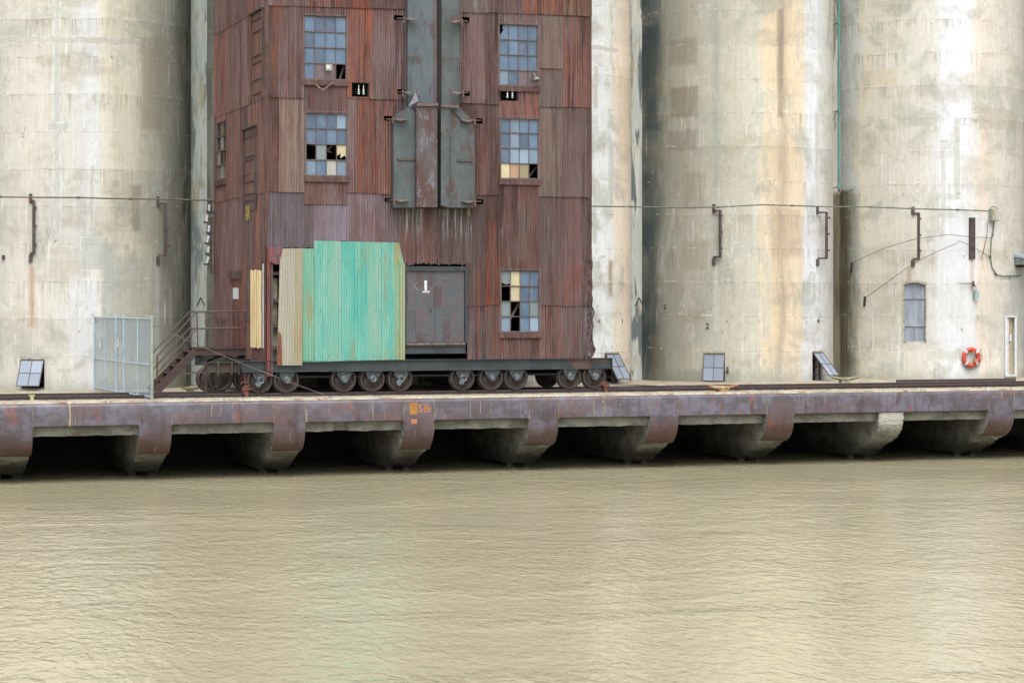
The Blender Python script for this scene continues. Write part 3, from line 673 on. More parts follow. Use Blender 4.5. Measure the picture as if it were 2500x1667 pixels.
def sheet(b, bl, br, tl, tr, nrm_, ca, cb, holes=(), jag=0.0, top_off=0.0, bot_off=.02, amp=AMP, crumple=0.0, fine=True, jagtop=0.0, s0=0.0, dz=.45):
    """corrugated sheet between four corners; ridges run up the sheet"""
    bl, br, tl, tr = map(Vector, (bl, br, tl, tr)); n = Vector(nrm_)
    Wd = ((br-bl).length+(tr-tl).length)/2; Hd = ((tl-bl).length+(tr-br).length)/2
    ns = max(2, int(Wd/PER*8)) if fine else max(1, int(Wd/.3)); nz = max(1, int(Hd/dz))
    if crumple: nz = max(nz, int(Hd/.08))
    S = [i/ns for i in range(ns+1)]; T = [j/nz for j in range(nz+1)]
    if jag: T = sorted(T+[.03, .06])
    hs = []
    for (x0, x1, z0, z1) in holes:      # holes given along the width and height in metres from bl
        a, c, d, e = x0/Wd, x1/Wd, z0/Hd, z1/Hd
        if c < 0 or a > 1 or e < 0 or d > 1: continue
        hs.append((a, c, d, e)); S += [q for q in (a, c) if 0 < q < 1]; T += [q for q in (d, e) if 0 < q < 1]
    S = sorted(S); T = sorted(T); v = []; f = []; m_ = len(S)
    rn = random.Random(int(bl.x*100+bl.z*31+bl.y*7))
    jv = 0; js = []
    for s in S: jv = jv*.8+rn.uniform(-1, 1)*.4; js.append(jv)
    for t in T:
        for i, s in enumerate(S):
            p = (bl*(1-s)+br*s)*(1-t)+(tl*(1-s)+tr*s)*t
            o = top_off*t+bot_off*(1-t)+(amp*cos(2*pi*(s*Wd+s0)/PER) if fine else 0)
            if crumple:
                k = max(0, (s-.15))*crumple
                o += k*.55*mnoise.noise((s*3, p.z*3.1, 1))+k*.25*mnoise.noise((s*8, p.z*7.7, 5))
                p = p+(br-bl).normalized()*k*.35*mnoise.noise((2, p.z*3.3, 9))
            if jag and t < .001: p = p+Vector((0, 0, 1))*js[i]*jag
            if jagtop and t > .999: p = p-Vector((0, 0, 1))*abs(js[i])*jagtop
            v.append(p+n*o)
    for j in range(len(T)-1):
        for i in range(m_-1):
            sm, tm = (S[i]+S[i+1])/2, (T[j]+T[j+1])/2
            if any(a < sm < c and d < tm < e for a, c, d, e in hs): continue
            f.append((j*m_+i, j*m_+i+1, (j+1)*m_+i+1, (j+1)*m_+i))
    b.add(v, f, 0, ca, cb)

XL, XR = WX(611, YT), WX(1357, YT)
BR = {  # named tones (light / dark) of the sheets
 'dk': ((92, 46, 36), (120, 66, 54)), 'rd': ((140, 66, 44), (150, 88, 76)), 'or': ((184, 76, 34), (140, 68, 50)), 'gl': ((146, 118, 122), (124, 72, 62)),
 'pb': ((134, 106, 104), (116, 82, 78)), 'tn': ((172, 150, 132), (150, 122, 108)), 'br': ((124, 78, 66), (104, 62, 54)), 'ye': ((176, 120, 62), (140, 78, 52)),
 'li': ((166, 158, 184), (150, 132, 148)), 'lp': ((156, 142, 160), (126, 92, 96)), 'vr': ((118, 78, 76), (98, 56, 48)), 'dr': ((88, 44, 34), (116, 62, 50)), 'pk': ((152, 100, 84), (112, 70, 68)), 'zn': ((160, 158, 156), (118, 92, 86))}
def cc(k):
    g = random.uniform(.84, 1.16); a, b_ = BR[k]
    f = lambda q, i: (q*.54+(118, 102, 98)[i]*.46)*g
    return L(*[f(x, i) for i, x in enumerate(a)]), L(*[f(x, i) for i, x in enumerate(b_)])
Yf = YT
# holes in the front (window openings never overlap sheets; vents and bracket slots do)
SLOTS = [(905, 931, 36, 47), (1060, 1078, 40, 53), (912, 936, 206, 217), (1059, 1078, 210, 221), (882, 908, 267, 278), (1088, 1108, 272, 284), (883, 908, 455, 464), (1088, 1110, 458, 469), (808, 845, 192, 223), (1149, 1187, 200, 232)]
front = front0 = MB(); lilac = MB(); weath = MB()
def fsheet(u0, u1, v0, v1, tone, **kw):
    p = W((u0+u1)/2, v1, Yf); q = W((u0+u1)/2, v0, Yf); xa, xb = WX(u0, Yf), WX(u1, Yf)
    jit = random.uniform(0, .008); hl = []
    for (a, c, d, e) in SLOTS:
        r0 = W((a+c)/2, e, Yf); r1 = W((a+c)/2, d, Yf); hl.append((WX(a, Yf)-xa, WX(c, Yf)-xa, r0.z-p.z, r1.z-p.z))
    ca, cb = cc(tone)
    sheet(lilac if tone in ('li', 'lp') and v0 in (438, 440, 441, 443) else (weath if tone in ('tn', 'gl', 'zn', 'pb') and front is front0 else front), (xa, Yf-jit, p.z), (xb+.02, Yf-jit, p.z), (xa, Yf-jit, q.z), (xb+.02, Yf-jit, q.z), (0, -1, 0), ca, cb, holes=hl, s0=xa, **kw)
for z0, u0, u1, v0, v1, t in [
 (0, 611, 660, -330, 14, 'gl'), (0, 660, 705, -330, 15, 'pb'), (0, 705, 760, -330, 17, 'rd'), (0, 760, 850, -330, 19, 'or'), (0, 850, 935, -330, 21, 'gl'),
 (0, 1055, 1120, -330, 30, 'zn'), (0, 1120, 1200, -330, 31, 'pb'), (0, 1200, 1290, -330, 34, 'or'), (0, 1290, 1357, -330, 37, 'ye'),
 (1, 611, 637, 8, 224, 'dk'), (1, 637, 697, 10, 226, 'gl'), (1, 697, 797, 12, 38, 'br'), (1, 797, 852, 14, 226, 'or'), (1, 852, 905, 20, 229, 'gl'), (1, 905, 938, 20, 230, 'lp'),
 (1, 1054, 1112, 26, 238, 'pb'), (1, 1112, 1144, 28, 240, 'vr'), (1, 1144, 1236, 28, 58, 'pb'), (1, 1236, 1292, 30, 158, 'tn'), (1, 1236, 1292, 155, 246, 'tn'), (1, 1292, 1357, 30, 247, 'rd'),
 (1, 697, 797, 192, 262, 'gl'), (1, 1144, 1236, 200, 274, 'rd'),
 (2, 611, 640, 220, 441, 'dk'), (2, 640, 697, 222, 442, 'tn'), (2, 797, 818, 224, 443, 'gl'), (2, 818, 866, 225, 444, 'or'), (2, 866, 910, 226, 446, 'rd'), (2, 905, 938, 228, 300, 'lp'),
 (2, 1054, 1092, 236, 460, 'pb'), (2, 1088, 1122, 236, 448, 'pk'), (2, 1122, 1147, 237, 448, 'dr'), (2, 1236, 1292, 242, 452, 'tn'), (2, 1292, 1358, 244, 453, 'pb'),
 (3, 697, 797, 412, 470, 'gl'), (3, 1147, 1236, 418, 622, 'dr'), (3, 611, 720, 438, 569, 'li'), (3, 720, 800, 440, 554, 'li'), (3, 800, 860, 441, 556, 'lp'), (3, 860, 917, 443, 558, 'lp'),
 (3, 905, 1095, 440, 480, 'vr'), (3, 905, 934, 556, 700, 'vr'), (3, 1070, 1084, 598, 703, 'pb'), (3, 1080, 1112, 446, 703, 'pb'), (3, 1112, 1148, 446, 700, 'dr'), (3, 1238, 1292, 449, 702, 'pb'), (3, 1292, 1338, 450, 703, 'vr'),
 (4, 1072, 1112, 697, 826, 'lp'), (4, 1112, 1148, 697, 825, 'pb'), (4, 1148, 1238, 772, 824, 'rd'), (4, 1238, 1288, 697, 824, 'br'), (4, 1288, 1338, 697, 822, 'pb')]:
    fsheet(u0, u1, v0, v1, t, bot_off=.034, jag=.02 if v1 in (569, 554, 556, 558) else 0)
fsheet(1336, 1358, 450, 600, 'vr', crumple=.10)
fsheet(1336, 1359, 595, 702, 'vr', crumple=.22, bot_off=.05)
fsheet(1336, 1361, 697, 821, 'lp', crumple=.30, jag=.10, bot_off=.04)
weath.build('weathered_cladding', rust_mat('grey_brown_weathered_iron', ov=.62), tower, attrs=True)
clad = front.build('front_cladding', m_rust, tower, attrs=True)
tag(lilac.build('lilac_grey_cladding', rust_mat('lilac_weathered_iron', ov=.32), tower, attrs=True), 'lilac-grey corrugated sheets above the green panel')
front = MB()
fsheet(917, 1002, 474, 606, 'vr', jag=.10, bot_off=.03)
fsheet(1000, 1082, 474, 607, 'pb', jag=.05, bot_off=.03)
front.build('torn_sheet_over_doors', rust_mat('zinc_streaked_iron', zinc=W(1000, 575, Yf).z), tower, attrs=True)

# side wall, seen very obliquely
side = MB()
def Ys(u): return YatX(u, XL)
def ssheet(y0, y1, z0, z1, tone, **kw):      # y0 nearer the front
    ca, cb = cc(tone)
    sheet(side, (XL, y1, z0), (XL, y0, z0), (XL, y1, z1), (XL, y0, z1), (-1, 0, 0), ca, cb, s0=y0, **kw)
Z1, Z2, Z3, Z4 = W(611, 222, YT).z, W(611, 438, YT).z, W(611, 12, YT).z, W(611, 708, YT).z
wy1, wy0 = Ys(499), Ys(520.5)
wz0 = W(510, 412, (wy0+wy1)/2).z; wz1 = W(510, 280, (wy0+wy1)/2).z
ZB = .62
ys = [YT, 67.9, 68.7, 69.6, 70.5, wy0, wy1, YTB]
tns = ['rd', 'dr', 'rd', 'br', 'vr', 'br', 'vr']
for i in range(7):
    a, c = ys[i], ys[i+1]
    rows = [(Z3-.05, 26, 0), (Z1-.05, Z3, 1), (Z2-.05, Z1, 2), (Z4-.05 if i < 2 else 2.3, Z2, 3), (ZB, Z4 if i < 2 else 2.35, 4)]
    for z0, z1, r in rows:
        tn = random.choice([tns[i], 'rd', 'vr', 'dr', 'br'])
        if i == 5:
            if z0 < wz0 < z1 and z1 > wz1: ssheet(a, c, z0, wz0, tn); ssheet(a, c, wz1, z1, tn); continue
            if z0 < wz0 < z1: ssheet(a, c, z0, wz0, tn); continue
            if z0 < wz1 < z1: ssheet(a, c, wz1, z1, tn); continue
        ssheet(a, c, z0, z1, tn)
side.build('side_cladding', m_rust, tower, attrs=True)
# hidden faces: back, right side, roof
b = MB(); ca, cb = cc('br')
sheet(b, (XR, YT, ZB), (XR, YTB, ZB), (XR, YT, 26), (XR, YTB, 26), (1, 0, 0), ca, cb)
sheet(b, (XR, YTB, ZB), (XL, YTB, ZB), (XR, YTB, 26), (XL, YTB, 26), (0, 1, 0), ca, cb, fine=False)
b.add([(XL, YT, 26), (XR, YT, 26), (XR, YTB, 26), (XL, YTB, 26)], [(0, 1, 2, 3)], 0, ca, cb)
ca, cb = cc('or'); ztop = W(900, -325, YT).z
b.add([(XL, YT, ztop), (XR, YT, ztop), (XR, YT, 26), (XL, YT, 26)], [(0, 1, 2, 3)], 0, ca, cb)
b.build('rear_cladding', m_rust, tower, attrs=True)
b = MB(); b.box(XL+.1, XR-.1, YT+.1, YTB-.1, .60, .66)
for z in (5.2, 9.2, 13.2): b.box(XL+.1, XR-.1, YT+.3, YTB-.1, z, z+.1)
b.build('floor', m_dark, tower)
# corner angle and right edge strip
m_trim = mat_worn('rust_trim', L(112, 78, 72), L(92, 62, 56), L(140, 116, 108), vert=True)
b = MB(); b.box(XL-.03, XL+.10, YT-.035, YT-.018, W(611, 565, YT).z, 26); b.box(XL-.035, XL-.02, YT-.03, YT+.12, .7, 26)
b.box(XR-.03, XR+.015, YT-.03, YT-.018, 4.2, 26); b.box(XR-.10, XR-.085, YT-.04, YT-.018, 5.6, 26)
b.build('corner_strip', m_trim, tower)
# board joints (shadow-casting cover strips) and framing seen through broken panes
b = MB(); m_wood = mat_worn('old_timber', L(150, 138, 118), L(120, 110, 92), sc=(5, 5, 5))
for (u0, v0, u1, v1, dy) in ((706, 330, 760, 350, .35), (742, 352, 775, 325, .3), (1168, 738, 1195, 690, .3), (780, 182, 790, 150, .3), (1210, 412, 1240, 372, .4)):
    b = MB(); b.bar(W(u0, v0, Yf+dy), W(u1, v1, Yf+dy), .09, .06); b.build('brace', m_wood, tower)

# --- windows
TON = {'b': (92, 114, 138), 'd': (78, 100, 124), 'l': (134, 156, 176), 'g': (134, 148, 150), 'w': (196, 196, 186), 'c': (206, 194, 156), 'r': (112, 92, 96), 't': (168, 136, 108), 'y': (152, 142, 108), 'n': (60, 62, 60)}  # blue tones put the sky's reflection into the dirty panes' colour
def window(u0, u1, v0, v1, rows, sill=True, label=None):
    cols = len(rows[0]); R = len(rows); Y0 = Yf+.03
    p = W((u0+u1)/2, v1, Y0); q = W((u0+u1)/2, v0, Y0); x0, x1 = WX(u0, Y0), WX(u1, Y0); z0, z1 = p.z, q.z
    fr = MB(); pa = MB()
    for i in range(cols+1):
        x = x0+(x1-x0)*i/cols; w_ = .04 if i in (0, cols) else .016
        fr.box(x-w_/2, x+w_/2, Y0-.03, Y0+.03, z0, z1)
    for j in range(R+1):
        z = z1-(z1-z0)*j/R; w_ = .045 if j in (0, R) else .022
        fr.box(x0-.02, x1+.02, Y0-.034, Y0+.034, z-w_/2, z+w_/2)
    fr.box(x0-.05, x0-.01, Yf-.03, Y0, z0-.02, z1+.03); fr.box(x1+.01, x1+.05, Yf-.03, Y0, z0-.02, z1+.03); fr.box(x0-.05, x1+.05, Yf-.035, Y0, z1+.02, z1+.06)
    for j, row in enumerate(rows):
        for i, ch in enumerate(row):
            xa, xb = x0+(x1-x0)*i/cols+.008, x0+(x1-x0)*(i+1)/cols-.008; za, zb = z1-(z1-z0)*(j+1)/R+.014, z1-(z1-z0)*j/R-.014
            if ch == 'k': continue
            g = random.uniform(.88, 1.12); c = L(*[min(250, t*g) for t in TON[ch.lower()]], .58); y = Y0+random.uniform(-.003, .003); ty = random.uniform(-.012, .012)
            poly = [(xa, y+ty, za), (xb, y-ty, za), (xb, y, zb), (xa, y, zb)]
            if ch == 'G': poly = [(xa, y, za+.10), (xa+.1, y, za+.06), (xb-.12, y, za+.03), (xb-.04, y, za+.06), (xb, y, za+.06), (xb, y, zb), (xa, y, zb)]
            if ch == 'C': poly = [(xa, y, zb), (xa+.02, y, za+.12), (xa+.12, y, za+.2), (xa+.12, y, za+.05), (xb-.04, y, za+.14), (xb, y, za+.02), (xb, y, zb)]
            if ch == 'B': poly = [(xa, y, za), (xb, y, za), (xb, y, zb), (xa+.14, y, zb), (xa+.09, y, zb-.1), (xa+.14, y, zb-.14), (xa+.06, y, za+.16), (xa, y, za+.12)]
            pa.prism(poly, (0, .006, 0), ca=c, cb=c)
    f = fr.build('window', m_frame_dk, tower); pa.build('pane', m_glass, f, attrs=True)
    if sill:
        b = MB(); b.box(x0-.06, x1+.06, Yf-.07, Y0-.03, z0-.19, z0-.03); b.build('sill', m_trim, f)
    if label: tag(f, label)
    return f
w1 = window(698, 795, 38, 183, ['bbbb', 'bbbb', 'bbbb', 'brrk'], label='upper left window with a pale lamp box and one missing pane')
w2 = window(702, 796, 260, 404, ['bbbl', 'bbbb', 'kgkC', 'lbwl'], label='left window with broken panes and a cream pane')
w3 = window(1146, 1234, 58, 197, ['Bbbb', 'bbbb', 'bbbb', 'lbrr'], label='upper right window with a holed corner pane')
w4 = window(1149, 1236, 271, 411, ['blbb', 'blbb', 'blll', 'ctyk'], label='right window with cream and rusty sheets in its bottom row')
w5 = window(1150, 1238, 622, 762, ['Gcbb', 'kcbb', 'gkdg', 'lkbl'], label='lower right window with two cream panes and black gaps')
# side window
fr = MB(); pa = MB(); rws = ['nyn', 'nwn', 'wnk', 'ywy']
for i in range(4):
    y = wy1+(wy0-wy1)*i/3; fr.box(XL-.0, XL+.05, y-.02, y+.02, wz0, wz1)
for j in range(5):
    z = wz1-(wz1-wz0)*j/4; fr.box(XL-.02, XL+.05, wy0, wy1, z-.02, z+.02)
for j, row in enumerate(rws):
    for i, ch in enumerate(row):
        if ch == 'k': continue
        ya, yb = wy1+(wy0-wy1)*i/3, wy1+(wy0-wy1)*(i+1)/3; zb = wz1-(wz1-wz0)*j/4; c = L(*TON[ch])
        pa.prism([(XL+.02, ya, zb-(wz1-wz0)/4), (XL+.02, yb, zb-(wz1-wz0)/4), (XL+.02, yb, zb), (XL+.02, ya, zb)], (.006, 0, 0), ca=c, cb=c)
f = fr.build('window', m_frame_dk, tower); pa.build('pane', m_glass, f, attrs=True); tag(f, 'narrow side window with mixed dark and pale panes')
b = MB(); b.box(XL-.08, XL, wy0-.05, wy1+.1, wz0-.2, wz0-.03); b.build('sill', m_trim, f)
# blocked side doorways, each with a raised frame and panels
def side_panel(name, ua, ub, va, vb, tone, bars, lab=None):
    y0, y1 = Ys(ub), Ys(ua); z0 = W(ub, vb, y0).z; z1 = W(ub, va, y0).z
    b = MB(); ca, cb = cc(tone); b.box(XL-.03, XL-.012, y0, y1, z0, z1, ca=ca, cb=cb)
    for t in bars:
        z = z0+(z1-z0)*t; b.box(XL-.06, XL-.03, y0+.05, y1-.1, z-.02, z+.02, ca=L(60, 44, 38), cb=L(84, 60, 52))
    for y in (y0, y1): b.box(XL-.07, XL-.012, y-.03, y+.03, z0, z1, ca=L(96, 80, 78), cb=L(80, 60, 54))
    b.box(XL-.14, XL-.012, y0-.05, y1+.1, z1, z1+.05, ca=L(64, 52, 48), cb=L(84, 66, 60))
    o = b.build(name, m_rust, tower, attrs=True)
    if lab: tag(o, lab)
    return o
side_panel('blocked_doorway', 581, 606, 22, 222, 'rd', (.06, .22, .42, .5, .78, .92))
side_panel('blocked_doorway', 563, 591, 291, 480, 'vr', (.12, .2, .35, .62, .66, .9))
# side door with white notice above the platform
yd0, yd1 = Ys(556), Ys(536)
b = MB(); ca, cb = L(150, 72, 50), L(126, 58, 46); b.box(XL-.03, XL-.01, yd0, yd1, 1.5, W(556, 636, yd0).z, ca=ca, cb=cb)
b.box(XL-.10, XL-.01, yd0-.1, yd1+.3, W(556, 640, yd0).z, W(556, 622, yd0).z, ca=L(100, 80, 74), cb=L(80, 60, 56))
o = b.build('side_door', m_rust, tower, attrs=True)
b = MB(); ym = YatX(545, XL); b.box(XL-.045, XL-.032, YatX(550, XL), YatX(538, XL), W(545, 687, ym).z, W(545, 661, ym).z); b.build('notice', m_white, o)
# cream board nailed on the side wall
def ply_mat():
    m = M('cream_plywood'); n = m.noise((9, 9, .7), 5, .7, .5)
    c = m.mix(L(236, 214, 164, .75), L(206, 172, 118, .7), m.step(n, .45, .65)); c = m.mix(c, L(150, 116, 74), m.ma('MULTIPLY', m.step(m.noise((18, 18, 1), 5, .7, off=(3, 3, 3)), .58, .68), .7))
    return m.out(c, .7)
b = MB(); y0, y1 = Ys(606), Ys(578); n_ = 6; zt, zb = W(590, 619, 68).z, W(590, 800, 68).z
for i in range(n_):
    ya, yb = y1+(y0-y1)*i/n_, y1+(y0-y1)*(i+1)/n_; d = .03+.018*(i % 2)+.05*sin(pi*i/n_)
    b.box(XL-d-.012, XL-d, yb, ya, zb+.03*(i % 2), zt-.02*(i % 3))
b.build('plywood_board', ply_mat(), tower)
b = MB(); p = W(607, 800, YT+.05); q = W(607, 606, YT+.05); b.bar((XL-.05, YT+.18, p.z), (XL-.05, YT+.18, q.z), .03); b.build('white_batten', m_white, tower)
# lamp and odds on the side
b = MB(); yl = Ys(513); p = Vector((XL-.35, yl, W(513, 500, yl).z))
b.cyl(p, p+Vector((0, 0, .11)), .17, .05, n=14); pts = [p+Vector((0, 0, .12)), p+Vector((.15, -.3, .12)), p+Vector((.34, -1.0, -.15)), p+Vector((.34, -1.5, -.7)), p+Vector((.34, -1.6, -1.9))]
o = b.build('side_lamp', mat_worn('lamp_grey', L(90, 92, 90), L(60, 60, 58)), tower)
b = MB(); b.tube(pts, .012); b.build('lamp_cable', m_iron, o)
b = MB(); y = Ys(562); b.bar((XL-.25, Ys(545), W(545, 410, Ys(545)).z), (XL-.06, Ys(576), W(576, 397, Ys(576)).z), .03); b.build('bent_rod', mat_worn('rod', L(150, 110, 80), L(120, 100, 90)), tower)
b = MB(); y = Ys(573); rn = random.Random(3)
for i in range(9): b.bar((XL-.05-.02*rn.random(), y+rn.uniform(-.25, .25), W(573, 474, y).z), (XL-.06, y+rn.uniform(-.25, .25), W(573, 474+rn.uniform(12, 34), y).z), .03)
b.build('torn_insulation', mat_worn('yellow_fibre', L(196, 180, 96), L(160, 140, 84)), tower)
# white insulator string on the back corner
b = MB(); c = MB(); rn = random.Random(2)
for v in range(470, 612, 24):
    p = W(479+rn.uniform(-3, 3), v, YTB-.3); q = W(477+rn.uniform(-3, 4), v+17, YTB-.3); b.cyl(p, q, .05, .035, n=8)
    c.bar(q+Vector((-.1, 0, 0)), q+Vector((.15, 0, 0)), .08, .07)
pl = b.build('insulator_string', m_white, tower)
c.bar(W(484, 462, YTB-.3), W(486, 630, YTB-.3), .07); c.bar(W(476, 463, YTB-.3), W(488, 464, YTB-.3), .06); c.build('bracket', m_iron, pl)

# --- green and bare replacement sheets
def psheet(name, uv, cols, mat, Y, holes=(), n=4, **kw):
    """uv: bl, br, tl, tr in view units; split across into strips with their own tone"""
    b = MB(); bl, br, tl, tr = [W(u, v, Y) for u, v in uv]
    for i, (ca, cb) in enumerate(cols):
        s, t = i/len(cols), (i+1)/len(cols)
        j = .004*(i % 2); d = Vector((0, -j, 0))
        sheet(b, bl.lerp(br, s)+d, bl.lerp(br, t)+d, tl.lerp(tr, s)+d, tl.lerp(tr, t)+d, (0, -1, 0), L(*ca, .57), L(*cb, .57), bot_off=.0, amp=.013, **kw)
    return b.build(name, mat, tower, attrs=True)
G1, G2, G3 = ((104, 182, 168), (134, 192, 174)), ((146, 184, 168), (122, 186, 168)), ((92, 180, 166), (118, 190, 172))
gr = psheet('green_sheeting', ((721, 831), (905, 826), (721, 553), (905, 557)), [G1, G2, G3, G3, G2, G1], m_paint, Yf-.055)
psheet('green_sheet_edge', ((904, 826), (930, 826), (904, 606), (930, 606)), [((132, 178, 150), (146, 176, 136)), ((156, 172, 136), (164, 160, 112))], m_paint, Yf-.058)
psheet('green_sheet_edge', ((904, 607), (928, 607), (904, 557), (916, 557)), [((138, 176, 146), (160, 164, 118))], m_paint, Yf-.062)
psheet('green_sheet_corner', ((695, 831), (724, 831), (695, 571), (724, 571)), [((118, 178, 154), (140, 184, 158))], m_paint, Yf-.05)
b = MB(); rn = random.Random(9)
for v in (600, 716, 819):
    for k in range(11):
        p = W(720+k*19.5+rn.uniform(-4, 4), v+rn.uniform(-2, 2), Yf-.07); b.cyl(p, p+Vector((0, -.012, 0)), .013, n=6)
b.build('fixings', m_iron, gr)
psheet('bare_sheeting', ((636, 839), (694, 839), (643, 571), (695, 570)), [((178, 172, 154), (184, 178, 160)), ((176, 172, 156), (172, 166, 144)), ((172, 164, 138), (166, 148, 112))], m_paint, Yf-.07)
b = MB(); bl = [W(u, v, Yf-.085) for u, v in ((636, 839), (648, 839), (646, 770), (640, 760))]; b.prism(bl, (0, -.006, 0)); b.build('rust_stain', mat_worn('orange_rust', L(150, 88, 54), L(112, 64, 48), L(170, 120, 76)), gr)
psheet('torn_purple_sheet', ((618, 602), (640, 608), (616, 567), (651, 567)), [((140, 82, 92), (118, 70, 78))], m_rust, Yf-.09, jag=.04)
# red trim and open bay left of the sheets
b = MB(); p = W(612, 820, Yf); q = W(618, 566, Yf); b.box(p.x, q.x+.03, Yf-.05, Yf, .66, q.z); b.build('red_post', mat_worn('red_paint', L(138, 74, 64), L(110, 62, 56), L(90, 64, 60), vert=True), tower)
b = MB(); x0, x1 = WX(622, Yf), WX(642, Yf)
b.box(x0, x0+.06, Yf-.02, Yf+.06, .66, W(622, 600, Yf).z, mi=0); b.box(x0+.10, x1, Yf+.30, Yf+.34, .66, 3.6, mi=1)
for v in (628, 690, 748, 800): z = W(630, v, Yf).z; b.box(x0, x1, Yf+.1, Yf+.28, z-.05, z+.05, mi=0)
b.build('open_bay', [m_iron, m_conc_old], tower)

# --- steel doors and sill beam
def door_mat():
    m = M('patched_door_steel'); X, Y, Z = m.xyz()
    def cell(w, h, o):
        n = m.n.new('ShaderNodeTexWhiteNoise'); n.noise_dimensions = '2D'; v = m.n.new('ShaderNodeCombineXYZ')
        m.lk(m.ma('FLOOR', m.ma('DIVIDE', X, w)), v.inputs[0]); m.lk(m.ma('FLOOR', m.ma('DIVIDE', m.ma('ADD', Z, o), h)), v.inputs[1]); m.lk(v.outputs[0], n.inputs['Vector']); return n.outputs['Value']
    c = m.mix(L(96, 98, 104), L(110, 98, 102), m.step(m.noise((3, 3, 3), 5, .7), .42, .6))
    c = m.mix(c, L(92, 68, 72), m.ma('MULTIPLY', m.ma('GREATER_THAN', cell(.27, .71, .2), .74), .7)); c = m.mix(c, L(92, 108, 112), m.ma('MULTIPLY', m.ma('GREATER_THAN', cell(.225, .52, .37), .6), .5))
    c = m.mix(c, L(140, 140, 142), m.ma('MULTIPLY', m.step(m.noise((14, 14, 9), 5, .75, off=(4, 4, 4)), .54, .66), .5))
    m.bump(m.noise((6, 6, 6), 4), .4, .02); return m.out(c, .55, 0, .4)
m_door = door_mat()
m_green = mat_worn('dark_green_steel', L(66, 78, 80), L(54, 64, 66), L(96, 100, 98), sc=(2.5, 2.5, 5), rough=.55, vert=False)
xm = WX(998, Yf)
for u0, u1 in ((932, 998), (998.6, 1066)):
    b = MB(); p = W(u0, 786, Yf); q = W(u1, 622, Yf); xa, xb = WX(u0, Yf), WX(u1, Yf); b.box(xa, xb, Yf-.015, Yf+.03, p.z, q.z)
    for k in range(5):
        for z in (p.z+.12, q.z-.1, (p.z+q.z)/2): b.cyl((xa+.08+(xb-xa-.16)*k/4, Yf-.015, z), (xa+.08+(xb-xa-.16)*k/4, Yf-.024, z), .014, n=6)
    z = p.z+.2; b.box(xa, xb, Yf-.019, Yf-.014, z, z+.012)
    d = b.build('door', m_door, tower)
    if u0 == 932:
        text('painted_number', '1', .46, (WX(969, Yf), Yf-.019, W(969, 669, Yf).z), (pi/2, 0, 0), m_white, d, bold=.016)
        b = MB(); o_ = W(969, 670, Yf); b.box(o_.x+.02, o_.x+.24, Yf-.023, Yf-.018, o_.z-.03, o_.z+.02); b.build('painted_bar', m_white, d)
        b = MB(); pbox(b, 988, 992, 707, 714, Yf-.02, .03); b.build('lock', m_iron, d)
        text('painted_letter', 'X', .40, (WX(941, Yf), Yf-.017, W(941, 668, Yf).z), (pi/2, 0, 0), mat_worn('chalk', L(150, 148, 148), L(108, 104, 106), sc=(20, 20, 20), thr=.48, bump=0), d, bold=.004)
b = MB(); x0, x1 = WX(929, Yf), WX(1072, Yf); zt, zb = W(1000, 612, Yf).z, W(1000, 787, Yf).z
b.box(x0, x1, Yf-.07, Yf-.02, zt-.14, zt); b.box(x1-.07, x1, Yf-.07, Yf+.02, zb, zt-.14); b.box(x0, x0+.04, Yf-.07, Yf+.02, zb, zt-.14)
for k in range(9): b.cyl((x0+.1+k*.22, Yf-.07, zt-.07), (x0+.1+k*.22, Yf-.082, zt-.07), .016, n=6)
b.build('door_frame', m_green, tower)
b = MB(); z = W(1000, 787, Yf).z; b.box(x0, x1-.03, Yf-.03, Yf+.12, z-.07, z); b.build('threshold', mat_worn('scuffed_sill', L(150, 140, 132), L(96, 86, 80), sc=(12, 12, 12)), tower)
m_beam = None
def beam_mat():
    m = M('beam_steel'); X, Y, Z = m.xyz()
    c = m.mix(L(52, 62, 66), L(68, 78, 80), m.step(m.noise((1.6, 1.6, 3), 5, .6), .42, .6))
    c = m.mix(c, L(128, 90, 76), m.ma('MULTIPLY', m.step(m.noise((.5, .5, 1), 3, .6, off=(3, 0, 0)), .58, .66), .6))
    n = m.step(m.noise((10, 10, 10), 5, .75, off=(3, 5, 0)), .52, .6); low = m.ma('SUBTRACT', 1.0, m.step(Z, .66, .86), cl=True); z2 = m.step(m.noise((.35, .35, .3), 2, off=(2, 0, 0)), .42, .55)
    c = m.mix(c, L(200, 206, 208), m.ma('MULTIPLY', m.ma('MULTIPLY', n, low), m.ma('MULTIPLY', z2, .85)))
    m.bump(m.noise((8, 8, 8), 4), .2, .02); return m.out(c, .5, 0, .45)
m_beam = beam_mat()
def ibeam(b, x0, x1, y, z0, z1, fw=.13, ft=.022, dirx=True):
    b.box(x0, x1, y-fw/2, y+fw/2, z0, z0+ft); b.box(x0, x1, y-fw/2, y+fw/2, z1-ft, z1); b.box(x0, x1, y-.01, y+.01, z0+ft, z1-ft)
YB = Yf+.05
bz0, bz1 = W(1000, 850.5, YB).z, W(1000, 825, YB).z
bx0, bx1 = WX(556, YB), WX(1404, YB)
b = MB(); zs0, zs1 = W(1000, 812, YB).z, W(1000, 794, YB).z; ibeam(b, x0+.02, x1-.02, Yf+.05, zs0, zs1); b.build('sill_beam', m_beam, tower)
b = MB(); ibeam(b, bx0, bx1, YB, bz0, bz1, .2); rn = random.Random(4)
def rivets(b, x, n=4, cols=2, y=YB):
    for c_ in range(cols):
        for k in range(n):
            z = bz0+.06+(bz1-bz0-.12)*k/(n-1); b.cyl((x+c_*.09, y-.01, z), (x+c_*.09, y-.028, z), .016, n=6)
for u in (566, 672, 768, 869, 936, 1056, 1118, 1160, 1230, 1310, 1392): rivets(b, WX(u, YB), n=rn.choice([3, 4]))
for x in (bx0, bx1): b.box(x-.006, x+.006, YB-.1, YB+.1, bz0, bz1)
base = b.build('base_beam', m_beam, tower)
